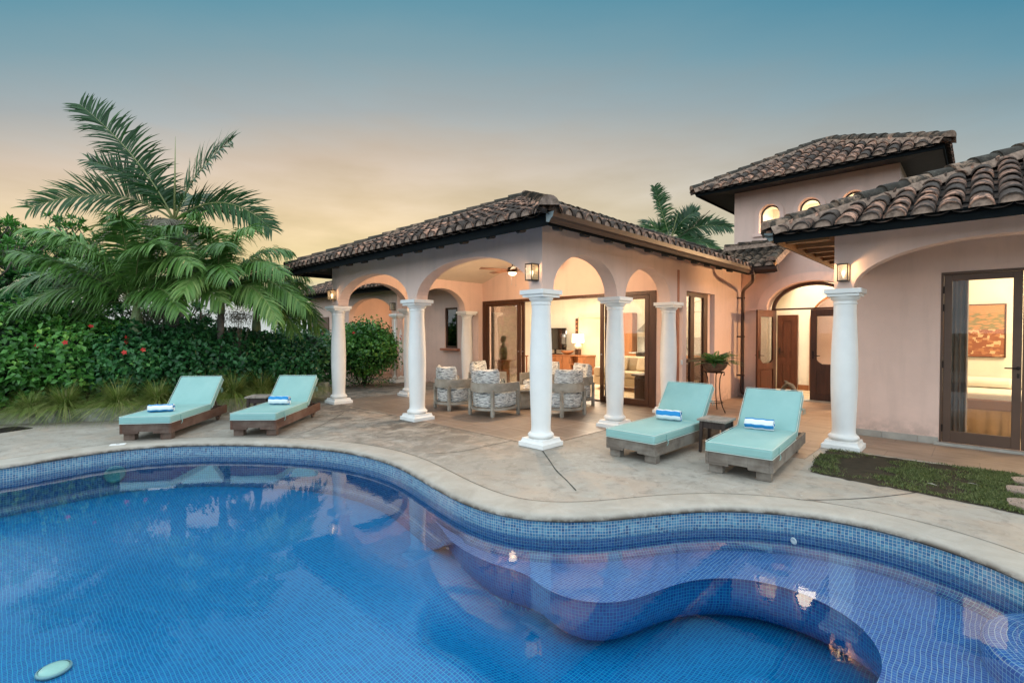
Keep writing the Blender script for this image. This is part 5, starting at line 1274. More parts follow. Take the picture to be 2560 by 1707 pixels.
# --- barrel armchairs
def stripe_fabric():
    s = Mt('brushstroke_fabric')
    a = s.noise(6, 2, .5, s.mapping((1,1,10.5)), .25); b = s.noise(13, 1, .4, s.mapping((.6,.6,6)), .1)
    v = s.math('ADD', s.math('MULTIPLY', a, .8), s.math('MULTIPLY', b, .2))
    c = s.ramp(v, [(.38,(.10,.11,.115)),(.43,(.22,.23,.24)),(.455,(.62,.63,.61)),(.535,(.74,.75,.72)),(.555,(.30,.30,.30)),(.59,(.20,.20,.20)),(.61,(.62,.62,.58))])
    return s.fin(c, .92, s.bump(b, .2, .003), 0.0, .15)
M_['fab'] = stripe_fabric()
M_['wash'] = wood('grey_washed_wood', (.23,.205,.165), (.37,.335,.28), (3, 3, 6), .8, .4, (.44,.41,.35))
def armchair(label, loc, rz, first=[None]):
    """faces local +y; origin on the floor under the seat centre"""
    if first[0] is not None:
        c_ = dup(first[0], loc, rz, label); return c_
    t_ = thing('barrel_armchair', label, 'armchair', loc, rz, 'barrel armchairs round the porch table'); first[0] = t_; t_.scale = (1.05, 1.05, 1.04)
    def arc(rx, ry, n_=26, ext=.30, a0=PI):
        pts = [(rx, ext*k/4) for k in range(4, 0, -1)]
        pts += [(rx*math.cos(-PI*k/n_), ry*math.sin(-PI*k/n_)) for k in range(n_+1)]
        return pts + [(-rx, ext*k/4) for k in range(1, 5)]
    def band(rx, ry, z0, z1, th, ext=.30):
        mb = MB(); o_ = arc(rx, ry, ext=ext); i_ = arc(rx-th, ry-th, ext=ext)
        A = mb.ring([(p[0],p[1],z0) for p in o_]); B = mb.ring([(p[0],p[1],z1) for p in o_]); C_ = mb.ring([(p[0],p[1],z1) for p in i_]); D_ = mb.ring([(p[0],p[1],z0) for p in i_])
        for q, w_ in ((A,B),(B,C_),(C_,D_),(D_,A)): mb.bridge(w_, q, False)
        mb.face((A[0],B[0],C_[0],D_[0])); mb.face((A[-1],D_[-1],C_[-1],B[-1])); return mb
    RX, RY = .40, .42
    part(band(RX, RY, .455, .62, .035), 'back_rail', M_['wash'], t_, smooth=True, autos=R(40))
    mb = band(RX-.005, RY-.005, .125, .165, .05); mb.box(-RX+.02, RX-.02, .25, .29, .125, .165); part(mb, 'seat_frame', M_['wash'], t_, smooth=True, autos=R(40))
    for x_, y_ in ((-RX+.008, .285), (RX-.008, .285), (-.27, -.315), (.27, -.315)):
        mb = MB(); mb.box(x_-.026, x_+.026, y_-.026, y_+.026, .008, .618 if y_ > 0 else .50); part(mb, 'leg', M_['wash'], t_, bevel=.003)
    # seat cushion, D shaped
    mb = MB(); P_ = arc(RX-.05, RY-.05, ext=.27); rs = []
    for s_, z_ in ((.93,.168),(.985,.19),(1.0,.24),(1.0,.38),(.985,.43),(.93,.455)): rs.append(mb.ring([(p[0]*s_, p[1]*s_, z_+.006*math.sin(i*1.9)) for i, p in enumerate(P_)]))
    for a, b in zip(rs, rs[1:]): mb.bridge(a, b)
    mb.face(rs[0][::-1]); top_ = rs[-1]; mb.face(top_); part(mb, 'seat_cushion', M_['fab'], t_, smooth=True, autos=R(60))
    # back cushion, slightly curved and leaning
    mb = MB(); rows = []; nn_ = 16
    for (dz_, th) in ((.0,.10),(.03,.15),(.10,.17),(.22,.17),(.34,.15),(.395,.11),(.41,.05)):
        ring_ = []
        for sgn in (1, -1):
            rng_ = range(nn_+1) if sgn == 1 else range(nn_, -1, -1)
            for k in rng_:
                u = k/nn_*2-1; x_ = u*.31; e = (1-abs(u)**6)**.5*.5+.5; y_ = -.30+.13*u*u-dz_*.10 + sgn*th/2*e*(1 if sgn > 0 else .8)
                ring_.append((x_*(1-.05*(dz_ > .39)), y_, .44+dz_+.012*math.cos(u*5)+.025*abs(u)**3*(dz_ > .3)))
        rows.append(mb.ring(ring_))
    for a, b in zip(rows, rows[1:]): mb.bridge(a, b)
    mb.face(rows[-1]); mb.face(rows[0][::-1]); part(mb, 'back_cushion', M_['fab'], t_, smooth=True, autos=R(60))
    return t_
armchair('barrel armchair seen from behind, leftmost of the porch seating, next to the second column', (-3.52, 1.35, 0), R(-8))
armchair('barrel armchair seen from behind, between the second column and the corner column', (-2.41, 1.36, 0), R(6))
armchair('barrel armchair just right of the corner column, turned side on to the table', (-1.42, 2.30, 0), R(78))
armchair('barrel armchair behind the leftmost one, its striped back cushion lit warm', (-4.05, 2.75, 0), R(-70))
armchair('barrel armchair facing the pool from the back of the table, left of the corner column', (-3.02, 3.60, 0), R(184))
armchair('barrel armchair at the back right of the table, in front of the open sliding door', (-2.0, 3.45, 0), R(155))
t = thing('coffee_table', 'round wooden coffee table with a thick faceted base in the middle of the armchairs', 'coffee table', (-2.62, 2.42, 0))
mb = MB(); mb.lathe([(.47,.385),(.48,.39),(.48,.425),(.47,.43)], 48); part(mb, 'top', M_['wash'], t, smooth=True, autos=R(40))
mb = MB(); mb.lathe([(.30,.008),(.33,.02),(.36,.20),(.33,.384)], 8); part(mb, 'base', M_['wash'], t, bevel=.01)
t = thing('coffee_cup', 'white coffee cup on a saucer on the round table, right of the glass jug', 'cup', (-2.36, 2.30, .431))
mb = MB(); mb.lathe([(.022,.010),(.034,.014),(.040,.06),(.043,.085),(.039,.083),(.034,.02),(.001,.018)], 20, cap=False); mb.tube([(.04,0,.07),(.065,0,.065),(.07,0,.045),(.058,0,.028),(.037,0,.028)], .005, 6); part(mb, 'cup_body', M_['white'], t, smooth=True)
mb = MB(); mb.lathe([(.03,.001),(.065,.008),(.075,.014),(.07,.012),(.03,.006)], 24); part(mb, 'saucer', M_['white'], t, smooth=True)
t = thing('glass_jug', 'clear glass jug standing on the round table behind the middle armchair', 'jug', (-2.86, 2.10, .431))
mb = MB(); mb.lathe([(.04,.001),(.05,.02),(.05,.12),(.035,.16),(.04,.19)], 20, cap=False); mb.tube([(.045,0,.15),(.085,0,.14),(.085,0,.07),(.05,0,.05)], .006, 6); part(mb, 'jug_body', glass('pale_glass', (.9,.93,.9), 1.6, .85), t, smooth=True)
# --- plant stand with fern
t = thing('plant_stand', 'wrought iron plant stand with curled legs against the salmon wall', 'plant stand', (.60, 4.72, 0))
for k in range(3):
    a = R(100+k*120); ca, sa = math.cos(a), math.sin(a); mb = MB()
    prof = [(.27,.008),(.20,.12),(.145,.30),(.125,.50),(.135,.68),(.165,.78),(.205,.82),(.235,.80),(.235,.76),(.215,.75)]
    mb.tube([(r_*ca, r_*sa, z_) for r_, z_ in prof], .010, 8); part(mb, 'leg', M_['iron'], t, smooth=True)
def ring_tube(r_, z_, th): 
    mb = MB(); mb.tube([(r_*math.cos(2*PI*k/32), r_*math.sin(2*PI*k/32), z_) for k in range(33)], th, 6, cap=False); return mb
part(ring_tube(.165, .80, .009), 'top_ring', M_['iron'], t, smooth=True); part(ring_tube(.165, .19, .006), 'lower_ring', M_['iron'], t, smooth=True)
mb = MB()
for k in range(4): mb.tube([(-.165,-.09+k*.06,.806),(.165,-.09+k*.06,.806)], .004, 5)
part(mb, 'shelf_bar', M_['iron'], t)
t = thing('potted_fern', 'sword fern in a mottled clay bowl on the iron stand', 'potted plant', (.60, 4.72, .812))
M_['clay'] = simple('mottled_clay', (.13,.085,.06), .5, .6, 14, .4, 25)
mb = MB(); mb.lathe([(.12,.001),(.17,.03),(.225,.10),(.25,.165),(.262,.17),(.25,.18),(.23,.15),(.01,.14)], 32); part(mb, 'pot', M_['clay'], t, smooth=True, autos=R(50))
# leaf engines ------------------------------------------------------
def leaves(name, mats, C_, Nrm, Dir, Ln, Wd, shade, parent=None, fold=.25, mi=None):
    """folded diamond leaves: centres C, normals, long direction, length, width"""
    C_ = np.asarray(C_, float); n_ = len(C_)
    Dir = Dir/np.linalg.norm(Dir, axis=1)[:, None]; S = np.cross(Nrm, Dir); S /= np.linalg.norm(S, axis=1)[:, None]+1e-9; U_ = np.cross(Dir, S)
    Ln = np.broadcast_to(Ln, n_)[:, None]; Wd = np.broadcast_to(Wd, n_)[:, None]
    v = np.empty((n_, 4, 3)); v[:, 0] = C_-Dir*Ln*.5; v[:, 1] = C_-Dir*Ln*.05+S*Wd*.5+U_*Wd*fold; v[:, 2] = C_+Dir*Ln*.5-U_*Ln*.08; v[:, 3] = C_-Dir*Ln*.05-S*Wd*.5+U_*Wd*fold
    f = np.arange(n_*4).reshape(n_, 4); tri = np.concatenate([f[:, [0, 1, 2]], f[:, [0, 2, 3]]], 0)
    me = bpy.data.meshes.new(name); me.vertices.add(n_*4); me.vertices.foreach_set('co', v.ravel())
    me.loops.add(tri.size); me.loops.foreach_set('vertex_index', tri.ravel().astype(np.int32)); me.polygons.add(len(tri)); me.polygons.foreach_set('loop_start', np.arange(0, tri.size, 3, dtype=np.int32))
    ul = me.uv_layers.new(name='UVMap'); uv = np.zeros((len(tri)*3, 2)); uv[:, 0] = np.repeat(np.concatenate([shade, shade]), 3); ul.data.foreach_set('uv', uv.ravel())
    for m_ in (mats if isinstance(mats, list) else [mats]): me.materials.append(m_)
    if mi is not None: me.polygons.foreach_set('material_index', np.concatenate([mi, mi]).astype(np.int32))
    me.update(); me.validate()
    o_ = bpy.data.objects.new(name, me); COL.objects.link(o_)
    if parent is not None: o_.parent = parent
    return o_
def unit(n_): v = rng.normal(size=(n_, 3)); return v/np.linalg.norm(v, axis=1)[:, None]
# fern fronds
Cs, Ns, Ds, Ls, Ws, Sh = [], [], [], [], [], []
for k in range(64):
    a = rng.uniform(0, 2*PI); el = R(rng.uniform(20, 80)); Lf = rng.uniform(.36, .60); out = np.array([math.cos(a), math.sin(a), 0]); sh_ = rng.uniform(0, 1)
    for j in range(3, 24):
        u = j/24; r_ = Lf*u; p = np.array([0, 0, .15]) + out*(.06+r_*math.cos(el*(1-.5*u))) + np.array([0, 0, 1])*(Lf*u*math.sin(el)-.38*Lf*u*u*1.3)
        tg = out*math.cos(el) + np.array([0, 0, 1])*(math.sin(el)-1.0*u); sd_ = np.cross(tg, [0, 0, 1]); sd_ /= np.linalg.norm(sd_)
        for sg in (-1, 1):
            l_ = .055*math.sin(PI*min(1, u*1.02+.08))**.7+.01; d_ = sd_*sg+tg*.35+np.array([0,0,-.15]); Cs.append(p+d_*l_*.5); Ds.append(d_); Ns.append(np.cross(tg, sd_)+rng.normal(0, .15, 3)); Ls.append(l_); Ws.append(.012); Sh.append(min(1, max(0, sh_*.7+.1*rng.random())))
leaves('fronds', leaf_mat('fern_leaf', (.03,.09,.02), (.09,.22,.04), (.18,.34,.07)), Cs, np.array(Ns), np.array(Ds), np.array(Ls), np.array(Ws)*1.5, np.array(Sh), t)
# pool fittings and small things on the deck
t = thing('deck_drain', 'dark square access grate set into the deck at the left', 'drain cover', (-7.02, -5.32, 0), R(25))
mb = MB(); mb.box(-.24,.24,-.30,.30,.001,.009); part(mb, 'frame', M_['iron'], t)
mb = MB()
for k in range(12): mb.box(-.22,.22,-.28+k*.047,-.255+k*.047,.0095,.013)
part(mb, 'grille', M_['iron'], t)
t = thing('skimmer_lid', 'small white rectangular skimmer lid on the deck by the pool edge', 'skimmer lid', (-4.36, -4.16, 0), R(70))
mb = MB(); mb.box(-.09,.09,-.045,.045,.004,.014); part(mb, 'lid', M_['white'], t, bevel=.003)
mb = MB(); mb.box(-.02,.02,-.008,.008,.0145,.018); part(mb, 'lift_tab', M_['steel'], t)
t = thing('pool_light', 'round pale underwater light set in the pool floor, bottom left', 'pool light', (-.50, -5.04, -.935))
mb = MB(); mb.lathe([(.09,0),(.092,.012),(.08,.024),(.04,.03),(.005,.032)], 28); part(mb, 'lens', simple('pale_lens', (.34,.55,.48), .4, .1, 8, 0), t, smooth=True)
mb = MB(); mb.lathe([(.09,0),(.104,.0),(.104,.014),(.093,.018)], 28, cap=False); part(mb, 'rim', simple('pale_rim', (.2,.34,.36), .4), t, smooth=True)
t = thing('return_fitting', 'small round white water return in the tiled wall under the coping', 'pool fitting', (3.30, -.375, -.27), R(-25))
mb = MB(); mb.lathe([(.001,0),(.012,0),(.015,.004),(.028,.006),(.032,0)], 20, cap=False, M=Matrix.Rotation(PI/2,4,'X')); part(mb, 'ring', M_['white'], t, smooth=True)
t = thing('wall_pool_light', 'dim oval pool light niche in the far left pool wall below the water', 'pool light', (-4.155, -4.22, -.36), R(88))
mb = MB(); mb.lathe([(.001,.01),(.09,.012),(.11,.02),(.12,.004)], 24, cap=False, M=Matrix.Rotation(PI/2,4,'X')); part(mb, 'lens', simple('teal_lens', (.05,.22,.25), .3), t, smooth=True)
# stepping stones in the lawn
for k, (x_, y_, w_, d_, lab) in enumerate(((5.05,2.25,.62,.30,'pinkish stepping stone in the lawn nearest the bedroom terrace'),(5.02,1.78,.66,.32,'pinkish stepping stone in the middle of the lawn edge'),(5.0,1.22,.64,.36,'pinkish stepping stone in the lawn nearest the pool'))):
    t = thing('stepping_stone', lab, 'stepping stone', (x_, y_, 0), R(4), 'stepping stones across the lawn strip')
    mb = MB(); n_ = 22; ps = [(w_/2*math.copysign(abs(math.cos(2*PI*i/n_))**.5, math.cos(2*PI*i/n_))+rng.normal(0,.006), d_/2*math.copysign(abs(math.sin(2*PI*i/n_))**.5, math.sin(2*PI*i/n_))+rng.normal(0,.006)) for i in range(n_)]
    a = mb.ring([(p[0],p[1],.004) for p in ps]); b = mb.ring([(p[0]*.99,p[1]*.98,.035) for p in ps]); mb.bridge(a, b); mb.face(b)
    part(mb, 'slab', simple('pink_stone', (.34,.25,.20), .85, .25, 5, .4) if k == 0 else bpy.data.materials['pink_stone'], t)
# ================================================================== VEGETATION
def vnoise(p, sc, seed=0):
    q = p*sc+seed*7.13
    return (np.sin(q[:, 0]*1.7+np.sin(q[:, 1]*2.3))*np.cos(q[:, 1]*1.9+q[:, 2]*1.3)+np.sin(q[:, 2]*2.7+q[:, 0]*1.1+1.3))/2
def shrub(name, label, cat, c, rad, n_, mats, lsize=.085, grp=None, flowers=0, zmin=.15, seed=1, lw=.62, stems=7, core=True, tone=(0, 1), open_=0.0):
    c = np.array(c, float); rad = np.array(rad, float)
    t_ = thing(name, label, cat, tuple(c*np.array([1, 1, 0])), 0, grp)
    base = np.array([c[0], c[1], 0])
    u = unit(n_); rr_ = 1+.18*vnoise(u*2.2, 1.6, seed)+.13*vnoise(u, 5.5, seed+3)
    depth = 1-np.abs(rng.normal(0, .11, n_))-rng.random(n_)*open_
    P_ = c+u*rad*(rr_*depth)[:, None]
    keep = P_[:, 2] > zmin+.08*rng.random(n_); P_, u, depth = P_[keep], u[keep], depth[keep]
    # sprigs: leaves cluster in small whorls
    k = len(P_)//5; cen = P_[:k]; idx = rng.integers(0, k, len(P_)-k); P_[k:] = P_[k:]*.35+cen[idx]*.65+rng.normal(0, .035, (len(P_)-k, 3)); u[k:] = u[idx]*.7+u[k:]*.3
    nrm = u*.8+unit(len(P_))*.55+np.array([0, 0, .55]); dr = unit(len(P_))*.9+u*.5-np.array([0, 0, .25])
    sh_ = np.clip(.42+.28*vnoise(P_, 2.6, seed)+rng.normal(0, .16, len(P_)), 0, 1)*(tone[1]-tone[0])+tone[0]
    L_ = lsize*rng.uniform(.65, 1.3, len(P_))
    leaves('foliage', mats, P_-base, nrm, dr, L_, L_*lw, sh_, t_)
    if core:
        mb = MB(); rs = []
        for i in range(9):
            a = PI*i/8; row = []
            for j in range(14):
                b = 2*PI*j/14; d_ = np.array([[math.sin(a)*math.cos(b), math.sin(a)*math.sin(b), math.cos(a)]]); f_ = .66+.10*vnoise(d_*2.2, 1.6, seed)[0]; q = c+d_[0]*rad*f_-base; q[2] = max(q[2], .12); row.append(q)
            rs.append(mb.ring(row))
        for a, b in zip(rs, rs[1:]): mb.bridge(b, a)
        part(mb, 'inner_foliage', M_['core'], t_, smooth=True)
    mb = MB()
    for s_ in range(stems):
        a = rng.uniform(0, 2*PI); e = np.array([math.cos(a)*rad[0]*.6, math.sin(a)*rad[1]*.6, c[2]]); b0 = np.array([math.cos(a)*.12, math.sin(a)*.12, .02]); mid = (b0+e)*.5+np.array([0, 0, .15])+rng.normal(0, .05, 3)
        mb.tube([b0, mid, e], [.022, .015, .008], 6)
    part(mb, 'stem', M_['bark'], t_, smooth=True)
    if flowers:
        for _ in range(flowers):
            d_ = unit(1)[0]; d_[2] = abs(d_[2])*.6+.1; d_[:2] += np.array([.75, -.45]); d_ /= np.linalg.norm(d_); p = c+d_*rad*(1+.16*vnoise(d_[None]*2.2, 1.6, seed)[0]+.06)-base
            if p[2] < .3: continue
            k5 = 6; ang = np.arange(k5)*2*PI/5; s1 = np.cross(d_, [0, 0, 1]); s1 /= np.linalg.norm(s1); s2 = np.cross(d_, s1)
            D_ = np.array([s1*math.cos(a)+s2*math.sin(a)+d_*.35 for a in ang]); leaves('flower', M_['flower'], p+D_*.024, np.tile(d_, (k5, 1))+rng.normal(0, .2, (k5, 3)), D_, .055, .045, rng.random(k5), t_)
    return t_
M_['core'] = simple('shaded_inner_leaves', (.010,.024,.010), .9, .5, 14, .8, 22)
HG = 'flowering shrubs of the garden hedge'
labs = ['leafy hibiscus shrub at the far left edge of the hedge','hibiscus shrub with red flowers below the fronds of the left palm','hibiscus shrub in front of the pale left palm trunk','dark leafed shrub of the hedge behind the farthest left lounger','dark leafed shrub between the two short palms','shrub behind the table of the left loungers','low shrub at the right end of the hedge near the porch column']
specs = [((-9.75,-6.35,1.08),(1.3,1.25,1.10),0),((-9.25,-5.1,1.05),(1.2,1.2,1.08),4),((-8.7,-4.15,1.04),(1.15,1.1,1.04),5),((-8.1,-3.35,.95),(1.0,.95,.92),2),((-7.85,-2.45,.92),(1.05,.95,.90),0),((-7.60,-1.60,.88),(.95,.95,.85),0),((-7.35,-.75,.82),(.85,.80,.78),0)]
for i, ((c_, r_, fl_), lb) in enumerate(zip(specs, labs)):
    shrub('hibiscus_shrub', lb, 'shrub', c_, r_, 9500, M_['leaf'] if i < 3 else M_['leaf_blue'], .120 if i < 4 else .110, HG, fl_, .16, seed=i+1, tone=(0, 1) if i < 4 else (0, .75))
bl = ['dense shrub behind the hedge at the far left','dense shrub behind the hedge below the tall palm','dense shrub behind the two short palms','dense shrub behind the hedge near the porch','low green shrub between hedge and rear wing']
for i, (c_, r_) in enumerate((((-11.3,-5.4,1.1),(1.6,1.5,1.05)),((-10.3,-3.2,1.05),(1.5,1.4,.95)),((-9.4,-1.5,.95),(1.3,1.2,.85)),((-8.7,-.3,.85),(1.1,1.0,.75)),((-9.2,.5,.95),(1.3,1.2,.9)))):
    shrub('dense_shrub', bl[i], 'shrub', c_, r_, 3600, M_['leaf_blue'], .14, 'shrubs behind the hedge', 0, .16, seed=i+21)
shrub('hibiscus_bush', 'rounded hibiscus bush with a few red flowers, seen through the left porch arch', 'bush', (-9.1, 2.35, 1.10), (1.30, 1.2, 1.02), 11000, M_['leaf'], .11, None, 5, .22, seed=40, stems=12, core=False, open_=.30)
shrub('low_border_plant', 'low dark border plants at the foot of the round hibiscus bush', 'plant', (-9.3, 2.3, .10), (1.25, 1.2, .16), 1500, M_['leaf_blue'], .05, None, 0, .01, seed=44, stems=0 or 3, core=False)
for k, (p, hh_, lab) in enumerate((((-10.6,-6.5), 2.7, 'tall leafy shrub shooting above the hedge at the left frame edge'), ((-9.9,-4.6), 2.45, 'tall leafy shrub shooting above the red flowered part of the hedge'))):
    shrub('tall_shrub', lab, 'shrub', (p[0], p[1], hh_*.55), (.75, .7, hh_*.5), 3200, M_['leaf'], .12, None, 0, .3, seed=60+k, open_=.25, stems=9, core=False)
# brown seed heads
for k, (p, lab) in enumerate((((-7.95,-3.05,1.95),'dry brown seed heads beside the left short palm trunk'),((-7.0,-1.75,1.95),'dry brown seed heads around the dark middle trunk'))):
    t = thing('dry_seed_head', lab, 'plant', (p[0], p[1], 0)); n_ = 900; u_ = unit(n_)*rng.uniform(.2, 1, n_)[:, None]
    P_ = np.array([0, 0, p[2]])+u_*np.array([.42,.42,.20]); leaves('seed_cluster', M_['palm_dry'], P_, unit(n_), unit(n_), .030, .022, rng.random(n_)*.7, t)
    mb = MB()
    for q in range(14): e = P_[q*7]; mb.tube([(0,0,.2),(e[0]*.4,e[1]*.4,p[2]*.7),tuple(e)], [.008,.005,.003], 5)
    part(mb, 'stem', M_['bark'], t)
# grasses -----------------------------------------------------------
def tuft(label, x, y, z, r_, n_, Lg, lean=(0, 0), seed=0):
    t_ = thing('fountain_grass', label, 'grass clump', (x, y, z), 0, 'fountain grass clumps along the kerb wall')
    V = []; F = []; UV = []
    for k in range(n_):
        a = rng.uniform(0, 2*PI); l_ = Lg*rng.uniform(.5, 1.15); sp_ = rng.uniform(.3, 1.15); w_ = .0045*rng.uniform(.7, 1.5); b0 = np.array([math.cos(a), math.sin(a), 0])*rng.random()*.08
        out = np.array([math.cos(a)+lean[0]*sp_, math.sin(a)+lean[1]*sp_, 0]); sd = np.array([-math.sin(a), math.cos(a), 0]); i0 = len(V); sh_ = min(1, max(0, rng.normal(.5, .25)))
        for j in range(6):
            u = j/5; p = b0+out*(l_*sp_*.85*u**1.25)+np.array([0, 0, l_*((1.0-.25*sp_)*u-.85*sp_*u*u)]); p[2] = max(p[2], -.15); ww = w_*(1-u*.85); V += [p-sd*ww, p+sd*ww]
        for j in range(5): F.append((i0+2*j, i0+2*j+1, i0+2*j+3, i0+2*j+2)); UV.append((sh_, 0))
    mb = MB(); mb.v = [tuple(p) for p in V]; mb.f = F; mb.uv = UV; mb.m = [0]*len(F); part(mb, 'blades', M_['grass'], t_)
    return t_
tufts = [(-7.75,-4.95,.16,.55,(.5,-.2)),(-7.50,-4.50,.18,.72,(.5,-.3)),(-7.05,-3.80,.20,.74,(.45,-.3)),(-6.85,-3.25,.21,.66,(.3,-.4)),(-6.70,-2.5,.22,.62,(.4,-.1)),(-6.60,-2.0,.22,.75,(.2,-.1)),(-6.65,-1.45,.22,.66,(.3,.1)),(-6.85,-.80,.22,.60,(.5,.1)),(-7.9,-5.7,.15,.5,(.4,0)),(-7.2,-.15,.2,.5,(.4,0))]
tl_ = ['grass clump at the left end of the kerb, beside the dark drain','broad arching grass clump left of the farthest lounger','broad arching grass clump directly behind the farthest lounger foot','grass clump behind the farthest lounger backrest','grass clump right of the farthest lounger backrest','tall grass clump with pale plumes behind the small side table','grass clump between the side table and the second left lounger','grass clump beside the far porch column base','small grass clump outside the left frame edge','small grass clump behind the far porch column']
for (x_, y_, z_, l_, ln), lb in zip(tufts, tl_): tuft(lb, x_, y_, z_, .1, 1500, l_*(1.15 if y_ < -3 else 1.35), (ln[0]*.5, ln[1]*.5))
# turf in the lawn strip
gp = []
LP = np.array(LAWN)
q = np.stack([rng.uniform(2.9, 6.0, 80000), rng.uniform(.6, 2.7, 80000)], 1); q = q[inside(q, LP)]; q = q+rng.normal(0, .015, q.shape)
q3 = np.c_[q, np.zeros(len(q))]; den = .5+.5*vnoise(q3, 3.1, 2)+.35*vnoise(q3, 8.0, 5)-np.clip((q[:, 1]-1.8)*.16, 0, .15); q = q[den > rng.random(len(q))*.62+.30]
n_ = len(q); h_ = rng.uniform(.015, .045, n_); C_ = np.c_[q, .008+h_*.45]; Dd = np.c_[rng.normal(0, .5, n_), rng.normal(0, .5, n_), np.ones(n_)*.8]
lw_ = leaves('grass', M_['turf'], C_, unit(n_)*np.array([1, 1, .2]), Dd, h_, .007, np.clip(rng.normal(.45, .25, n_), 0, 1)); tag(lw_, 'patchy short lawn grass over dark soil beside the bedroom terrace', 'grass', None, 'stuff')
cl_ = []
t = thing('fallen_petals', 'two pale fallen leaves lying on the lawn strip', 'leaf', (4.2, 1.5, .03))
leaves('leaf_blade', simple('pale_dead_leaf', (.6,.55,.45), .8, 0, 5, 0), np.array([(-.05,-.15,.01),(.25,.15,.012)]), np.array([(0,0,1.),(0,.1,1.)]), np.array([(1,-.2,0.),(1,.1,0.)]), .10, .018, np.zeros(2), t)
# palms --------------------------------------------------------------
def frond_geo(o, pts, nl, llen, droop, lw, roll=0.0, dry=False, w0=.25, vshape=.35, wind=(0, 0, 0)):
    """o: dict of lists. pts: three Bezier control points"""
    p0, p1, p2 = [np.array(p, float) for p in pts]
    B = lambda u: (1-u)**2*p0+2*u*(1-u)*p1+u*u*p2
    T = lambda u: 2*(1-u)*(p1-p0)+2*u*(p2-p1)
    o['r'].append([B(k/10) for k in range(11)])
    sh_ = rng.uniform(.15, .75)
    for k in range(nl):
        u = w0*.5+(1-w0*.5)*(k+.5)/nl
        p = B(u); t_ = T(u); t_ /= np.linalg.norm(t_); upv = np.array([0, 0, 1.0]); s_ = np.cross(t_, upv)
        if np.linalg.norm(s_) < .15: s_ = np.cross(t_, [1, 0, 0])
        s_ /= np.linalg.norm(s_); n_ = np.cross(s_, t_)
        s_, n_ = s_*math.cos(roll)+n_*math.sin(roll), n_*math.cos(roll)-s_*math.sin(roll)
        env = math.sin(PI*min(1, .12+u*.80))**.6
        for sg in (-1, 1):
            l_ = llen*env*rng.uniform(.82, 1.1); d0 = s_*sg*.8+t_*(.45+.35*u)+n_*vshape+rng.normal(0, .09, 3)+np.array(wind)*.3; d0 /= np.linalg.norm(d0)
            i0 = len(o['v']); wv = np.cross(d0, n_+rng.normal(0, .25, 3)); wv /= np.linalg.norm(wv)+1e-9
            dr = droop*rng.uniform(.6, 1.35)
            q = p.copy(); dd_ = d0.copy(); seg_ = 4
            for j in range(seg_+1):
                uu = j/seg_; ww = lw*(math.sin(PI*min(1, .18+uu*.82)))**.8 if j < seg_ else .001
                o['v'] += [q-wv*ww, q+wv*ww]
                dd_ = dd_+np.array([0, 0, -dr*.42])+np.array(wind)*.16; dd_ /= np.linalg.norm(dd_); q = q+dd_*l_/seg_
            sh2 = min(1, max(0, sh_+rng.normal(0, .13)))
            for j in range(seg_): o['f'].append((i0+2*j, i0+2*j+1, i0+2*j+3, i0+2*j+2)); o['uv'].append((sh2, 0))
def palm(label, base, top, tr, fronds, mat, cat='palm tree', llen=.5, nl=46, droop=.5, lw=.014, shaft=0.0, grp=None, spear=None, wind=(0, 0, 0), name='palm_tree', rach=.016, dead=()):
    t_ = thing(name, label, cat, base, 0, grp); B0 = np.array(base); tp_ = np.array(top)-B0
    mb = MB(); k_ = 14; mb.tube([tuple(tp_*k/k_*(1 if not shaft else (np.linalg.norm(tp_)-shaft)/np.linalg.norm(tp_))+np.array([.02*math.sin(k), 0, 0])) for k in range(k_+1)], [tr*(1.25-.25*k/k_)*(1+.04*(k % 2)) for k in range(k_+1)], 12)
    part(mb, 'trunk', M_['bark'], t_, smooth=True)
    if shaft:
        a = tp_*(np.linalg.norm(tp_)-shaft)/np.linalg.norm(tp_); mb = MB(); mb.tube([tuple(a+(tp_-a)*u) for u in (0, .3, .7, 1)], [tr*1.25, tr*1.3, tr*1.0, tr*.6], 14); part(mb, 'crownshaft', M_['shaft'], t_, smooth=True)
    o = dict(v=[], f=[], uv=[], r=[])
    for fr in fronds:
        mid, end, rl = fr[0], fr[1], fr[2] if len(fr) > 2 else 0.0
        frond_geo(o, [tp_, tp_+np.array(mid), tp_+np.array(end)], nl, llen*(fr[3] if len(fr) > 3 else 1), droop, lw, rl, wind=wind)
    mb = MB(); mb.v = [tuple(p) for p in o['v']]; mb.f = o['f']; mb.uv = o['uv']; mb.m = [0]*len(o['f']); part(mb, 'crown', M_[mat], t_)
    if dead:
        o2 = dict(v=[], f=[], uv=[], r=[])
        for fr in dead: frond_geo(o2, [tp_-ZV*.1, tp_+np.array(fr[0]), tp_+np.array(fr[1])], nl, llen*.6, 1.2, lw*.6, fr[2], wind=wind)
        mb = MB(); mb.v = [tuple(p) for p in o2['v']]; mb.f = o2['f']; mb.uv = o2['uv']; mb.m = [0]*len(o2['f']); part(mb, 'dead_fronds', M_['palm_dry'], t_)
    mb = MB()
    for r_ in o['r']: mb.tube(r_, [rach*(1-.085*i) for i in range(11)], 6)
    if spear is not None: mb.tube([tuple(tp_), tuple(tp_+np.array(spear)*.5), tuple(tp_+np.array(spear))], [.03, .02, .003], 6)
    part(mb, 'frond_stalk', M_['stem'], t_, smooth=True)
    return t_
RV = np.array([.722, .692, 0]); FV = np.array([-.692, .722, 0]); ZV = np.array([0, 0, 1.0])
def W3(a, b, c): return RV*a+ZV*b+FV*c          # offset: rightwards, up, away
